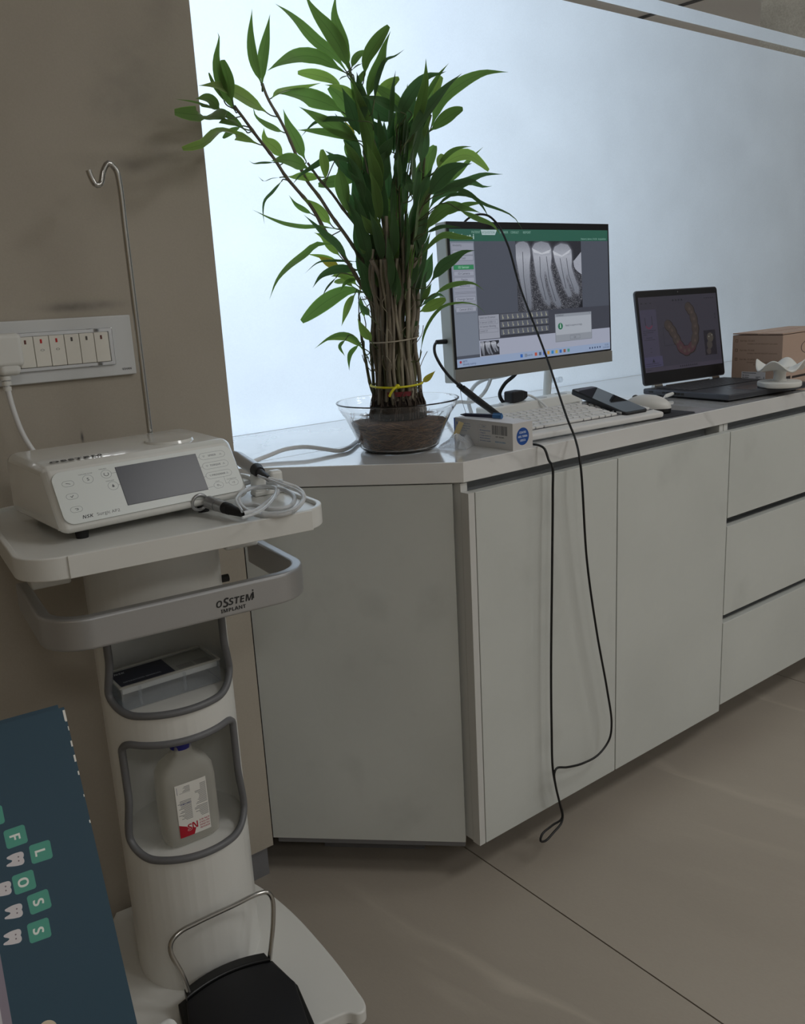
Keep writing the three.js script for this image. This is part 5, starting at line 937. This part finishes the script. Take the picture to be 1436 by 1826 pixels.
{
  const t = thing('usb_plug', 'white plug and cord in the side of the laptop', 'plug', LP, LT);
  obj('shell', rod([-0.0015, 0.0105, -0.17], [-0.032, 0.009, -0.163], 0.0045, 0.005), M.matte, t); obj('strain_relief', rod([-0.032, 0.009, -0.163], [-0.046, 0.008, -0.158], 0.0048, 0.003), M.matte, t);
  obj('cord', tube([[-0.046, 0.008, -0.158], [-0.07, 0.004, -0.15], [-0.1, 0.0035, -0.17], [-0.13, 0.003, -0.22], [-0.12, 0.003, -0.3]], 0.002, 40, 6), M.whiteCord, t);
  const s = thing('scanner_cradle', 'white cradle with wavy dished top standing on the laptop', 'holder', [2.118, 0.8795, -1.165]);
  obj('base', lathe([[0, 0], [0.05, 0], [0.053, 0.003], [0.053, 0.012], [0.051, 0.0145], [0, 0.016]], 48), M.matte, s);
  obj('stem', lathe([[0.019, 0.0145], [0.0155, 0.02], [0.0145, 0.032], [0.017, 0.042], [0.024, 0.05], [0.0, 0.052]], 32), M.matte, s);
  const nR = 10, nA = 72, P = [], I = [], f = (r, a) => 0.046 + 0.022 * (r / 0.056) ** 2 * (0.45 + 0.55 * Math.cos(4 * a + 0.9)); for (const q of [0, 1]) for (let i = 0; i <= nR; i++) for (let j = 0; j < nA; j++) { const a = j / nA * 6.28318, r = 0.004 + 0.054 * i / nR; P.push(Math.cos(a) * r, f(r, a) + (q ? -0.0045 : 0), Math.sin(a) * r); }
  const o = (nR + 1) * nA; for (let i = 0; i < nR; i++) for (let j = 0; j < nA; j++) { const a = i * nA + j, b = i * nA + (j + 1) % nA; I.push(a, b, a + nA, b, b + nA, a + nA, o + a, o + a + nA, o + b, o + b, o + a + nA, o + b + nA); } for (let j = 0; j < nA; j++) { const a = nR * nA + j, b = nR * nA + (j + 1) % nA; I.push(a, b, o + a, b, o + b, o + a); }
  const g = new THREE.BufferGeometry(); g.setAttribute('position', new THREE.Float32BufferAttribute(P, 3)); g.setIndex(I); g.computeVertexNormals(); g.setAttribute('uv', new THREE.Float32BufferAttribute(new Array(P.length / 3 * 2).fill(0), 2)); obj('dish', g, M.matte, s);
}
{
  const t = thing('cardboard_box', 'brown cardboard box with printed checklist and white sticker behind the laptop', 'box', [2.292, 0.8603, -1.257], 0.06);
  const kraft = (draw) => canvas(720, 700, (c, w, h) => { c.fillStyle = '#b59c8c'; c.fillRect(0, 0, w, h); let q = 7; const R = () => { q = (q * 16807) % 2147483647; return q / 2147483647; }; for (let i = 0; i < 1500; i++) { const k = R() < 0.5 ? 255 : 60; c.fillStyle = `rgba(${k},${k * 0.85},${k * 0.7},0.05)`; c.fillRect(R() * w, R() * h, 2 + R() * 14, 2); } draw(c, w, h); });
  const left = kraft((c, w, h) => { c.strokeStyle = '#4c3c36'; c.lineWidth = 5; c.fillStyle = '#48382f'; c.font = '30px sans-serif'; [[90, 'Part No. F3 UHT', 'Contains: IP LRT EXACLOFT and cable'], [225, 'Part No. F3 UHS', 'Contains: HW-UHT EXACLOFT accessories'], [355, 'Part No. F3 UHSG', 'Contains: IN EXAFIVE LOFT base']].forEach(([y, a, b], i) => { c.strokeRect(45, y - 28, 30, 34); c.fillText(a, 110, y, 230); c.font = '26px sans-serif'; c.fillText(b, 220, y + 40, 430); c.font = '30px sans-serif'; if (i === 2) { c.fillText('×', 50, y); c.fillText('to UST Multi', 320, y + 72, 220); } }); c.fillStyle = '#cfd0d6'; c.fillRect(150, 520, 350, 165); c.fillStyle = '#3f4048'; c.fillRect(165, 535, 200, 8); for (let i = 0; i < 4; i++) { c.fillRect(168, 565 + i * 30, 16, 14); c.fillRect(195, 568 + i * 30, 70 - i * 6, 8); } c.fillRect(360, 590, 70, 7); c.fillRect(360, 605, 40, 7); c.fillRect(476, 590, 8, 70); });
  const frontT = kraft((c, w, h) => { c.fillStyle = '#2c2422'; c.strokeStyle = '#2c2422'; c.lineWidth = 8; c.beginPath(); c.arc(330, 210, 90, 0, 7); c.stroke(); c.font = 'bold 120px sans-serif'; c.fillText('LOFT', 90, 520, 260); c.fillRect(40, 590, 80, 60); c.fillRect(140, 600, 200, 34); });
  const kr = std({ color: 0xb59c8c, roughness: 0.85 });
  obj('carton', bx(0.34, 0.136, 0.145, 0.17, 0.068, -0.0725), [kr, std({ map: left, roughness: 0.85 }), kr, kr, std({ map: frontT, roughness: 0.85 }), kr], t);
  obj('top_flap', [bx(0.34, 0.003, 0.0715, 0.17, 0.1395, -0.036), bx(0.34, 0.003, 0.0715, 0.17, 0.1395, -0.109)].map((g, i) => g.translate(-0.001, i * 0.0006, 0)), kr, t);
}
{ // power strip and black adapter plug
  const t = thing('power_strip', 'white power strip behind the keyboard', 'power strip', [1.575, 0.8602, -1.515], 0.1);
  obj('body', rbx(0.36, 0.026, 0.05, 0.004, 0, 0.0135, 0), M.matte, t);
  for (let i = 0; i < 4; i++) obj('socket', cyl(0.016, 0.016, 0.002, -0.13 + i * 0.085, 0.0268, 0, 20), M.cartDark, t);
  const a = thing('adapter_plug', 'black moulded plug standing on the power strip', 'plug', [1.508, 0.8884, -1.507], 0.1);
  obj('plug_body', rbx(0.044, 0.027, 0.03, 0.005, 0, 0.0137, 0), M.blackRubber, a); obj('strain_relief', [0, 1, 2, 3].map((i) => rbx(0.0045, 0.024 - i * 0.003, 0.022 - i * 0.003, 0.001, 0.025 + i * 0.006, 0.013, 0, 1)), M.blackRubber, a);
  obj('cord', tube([[0.046, 0.012, 0], [0.06, 0.008, 0.004], [0.07, -0.008, 0.03], [0.09, -0.025, 0.034]], 0.003, 24, 8), M.whiteCord, a);
  tag(obj('usb_adapter', [rbx(0.03, 0.012, 0.014, 0.002, 1.842, 0.8665, -1.39), rbx(0.012, 0.008, 0.011, 0.001, 1.862, 0.8665, -1.39)], M.matte), 'small white adapter lying behind the mouse', 'adapter');
}
// ---------- cords ----------
tag(obj('sensor_cord', tube([[1.345, 1.24, -1.53], [1.356, 1.3, -1.505], [1.372, 1.3175, -1.485], [1.392, 1.3165, -1.464], [1.404, 1.3, -1.448], [1.396, 1.25, -1.405], [1.37, 1.16, -1.345], [1.33, 1.02, -1.235], [1.293, 0.9, -1.145], [1.284, 0.866, -1.118], ...DATA.sensorCord, [1.201, 0.835, -1.11], [1.2, 0.858, -1.121], [1.199, 0.8632, -1.135], [1.1985, 0.8632, -1.16], [1.2, 0.8632, -1.22]], 0.0024, 520, 8), M.black), 'long black cord draped from monitor over cabinet door', 'cord');
tag(obj('counter_cable', tube(DATA.counterCable, 0.0042, 70, 10), M.whiteCord), 'white cable lying on the worktop left of the bowl', 'cable');

scene.traverse((o) => { if (o.isMesh) { o.castShadow = true; o.receiveShadow = true; } });
renderer.render(scene, camera);
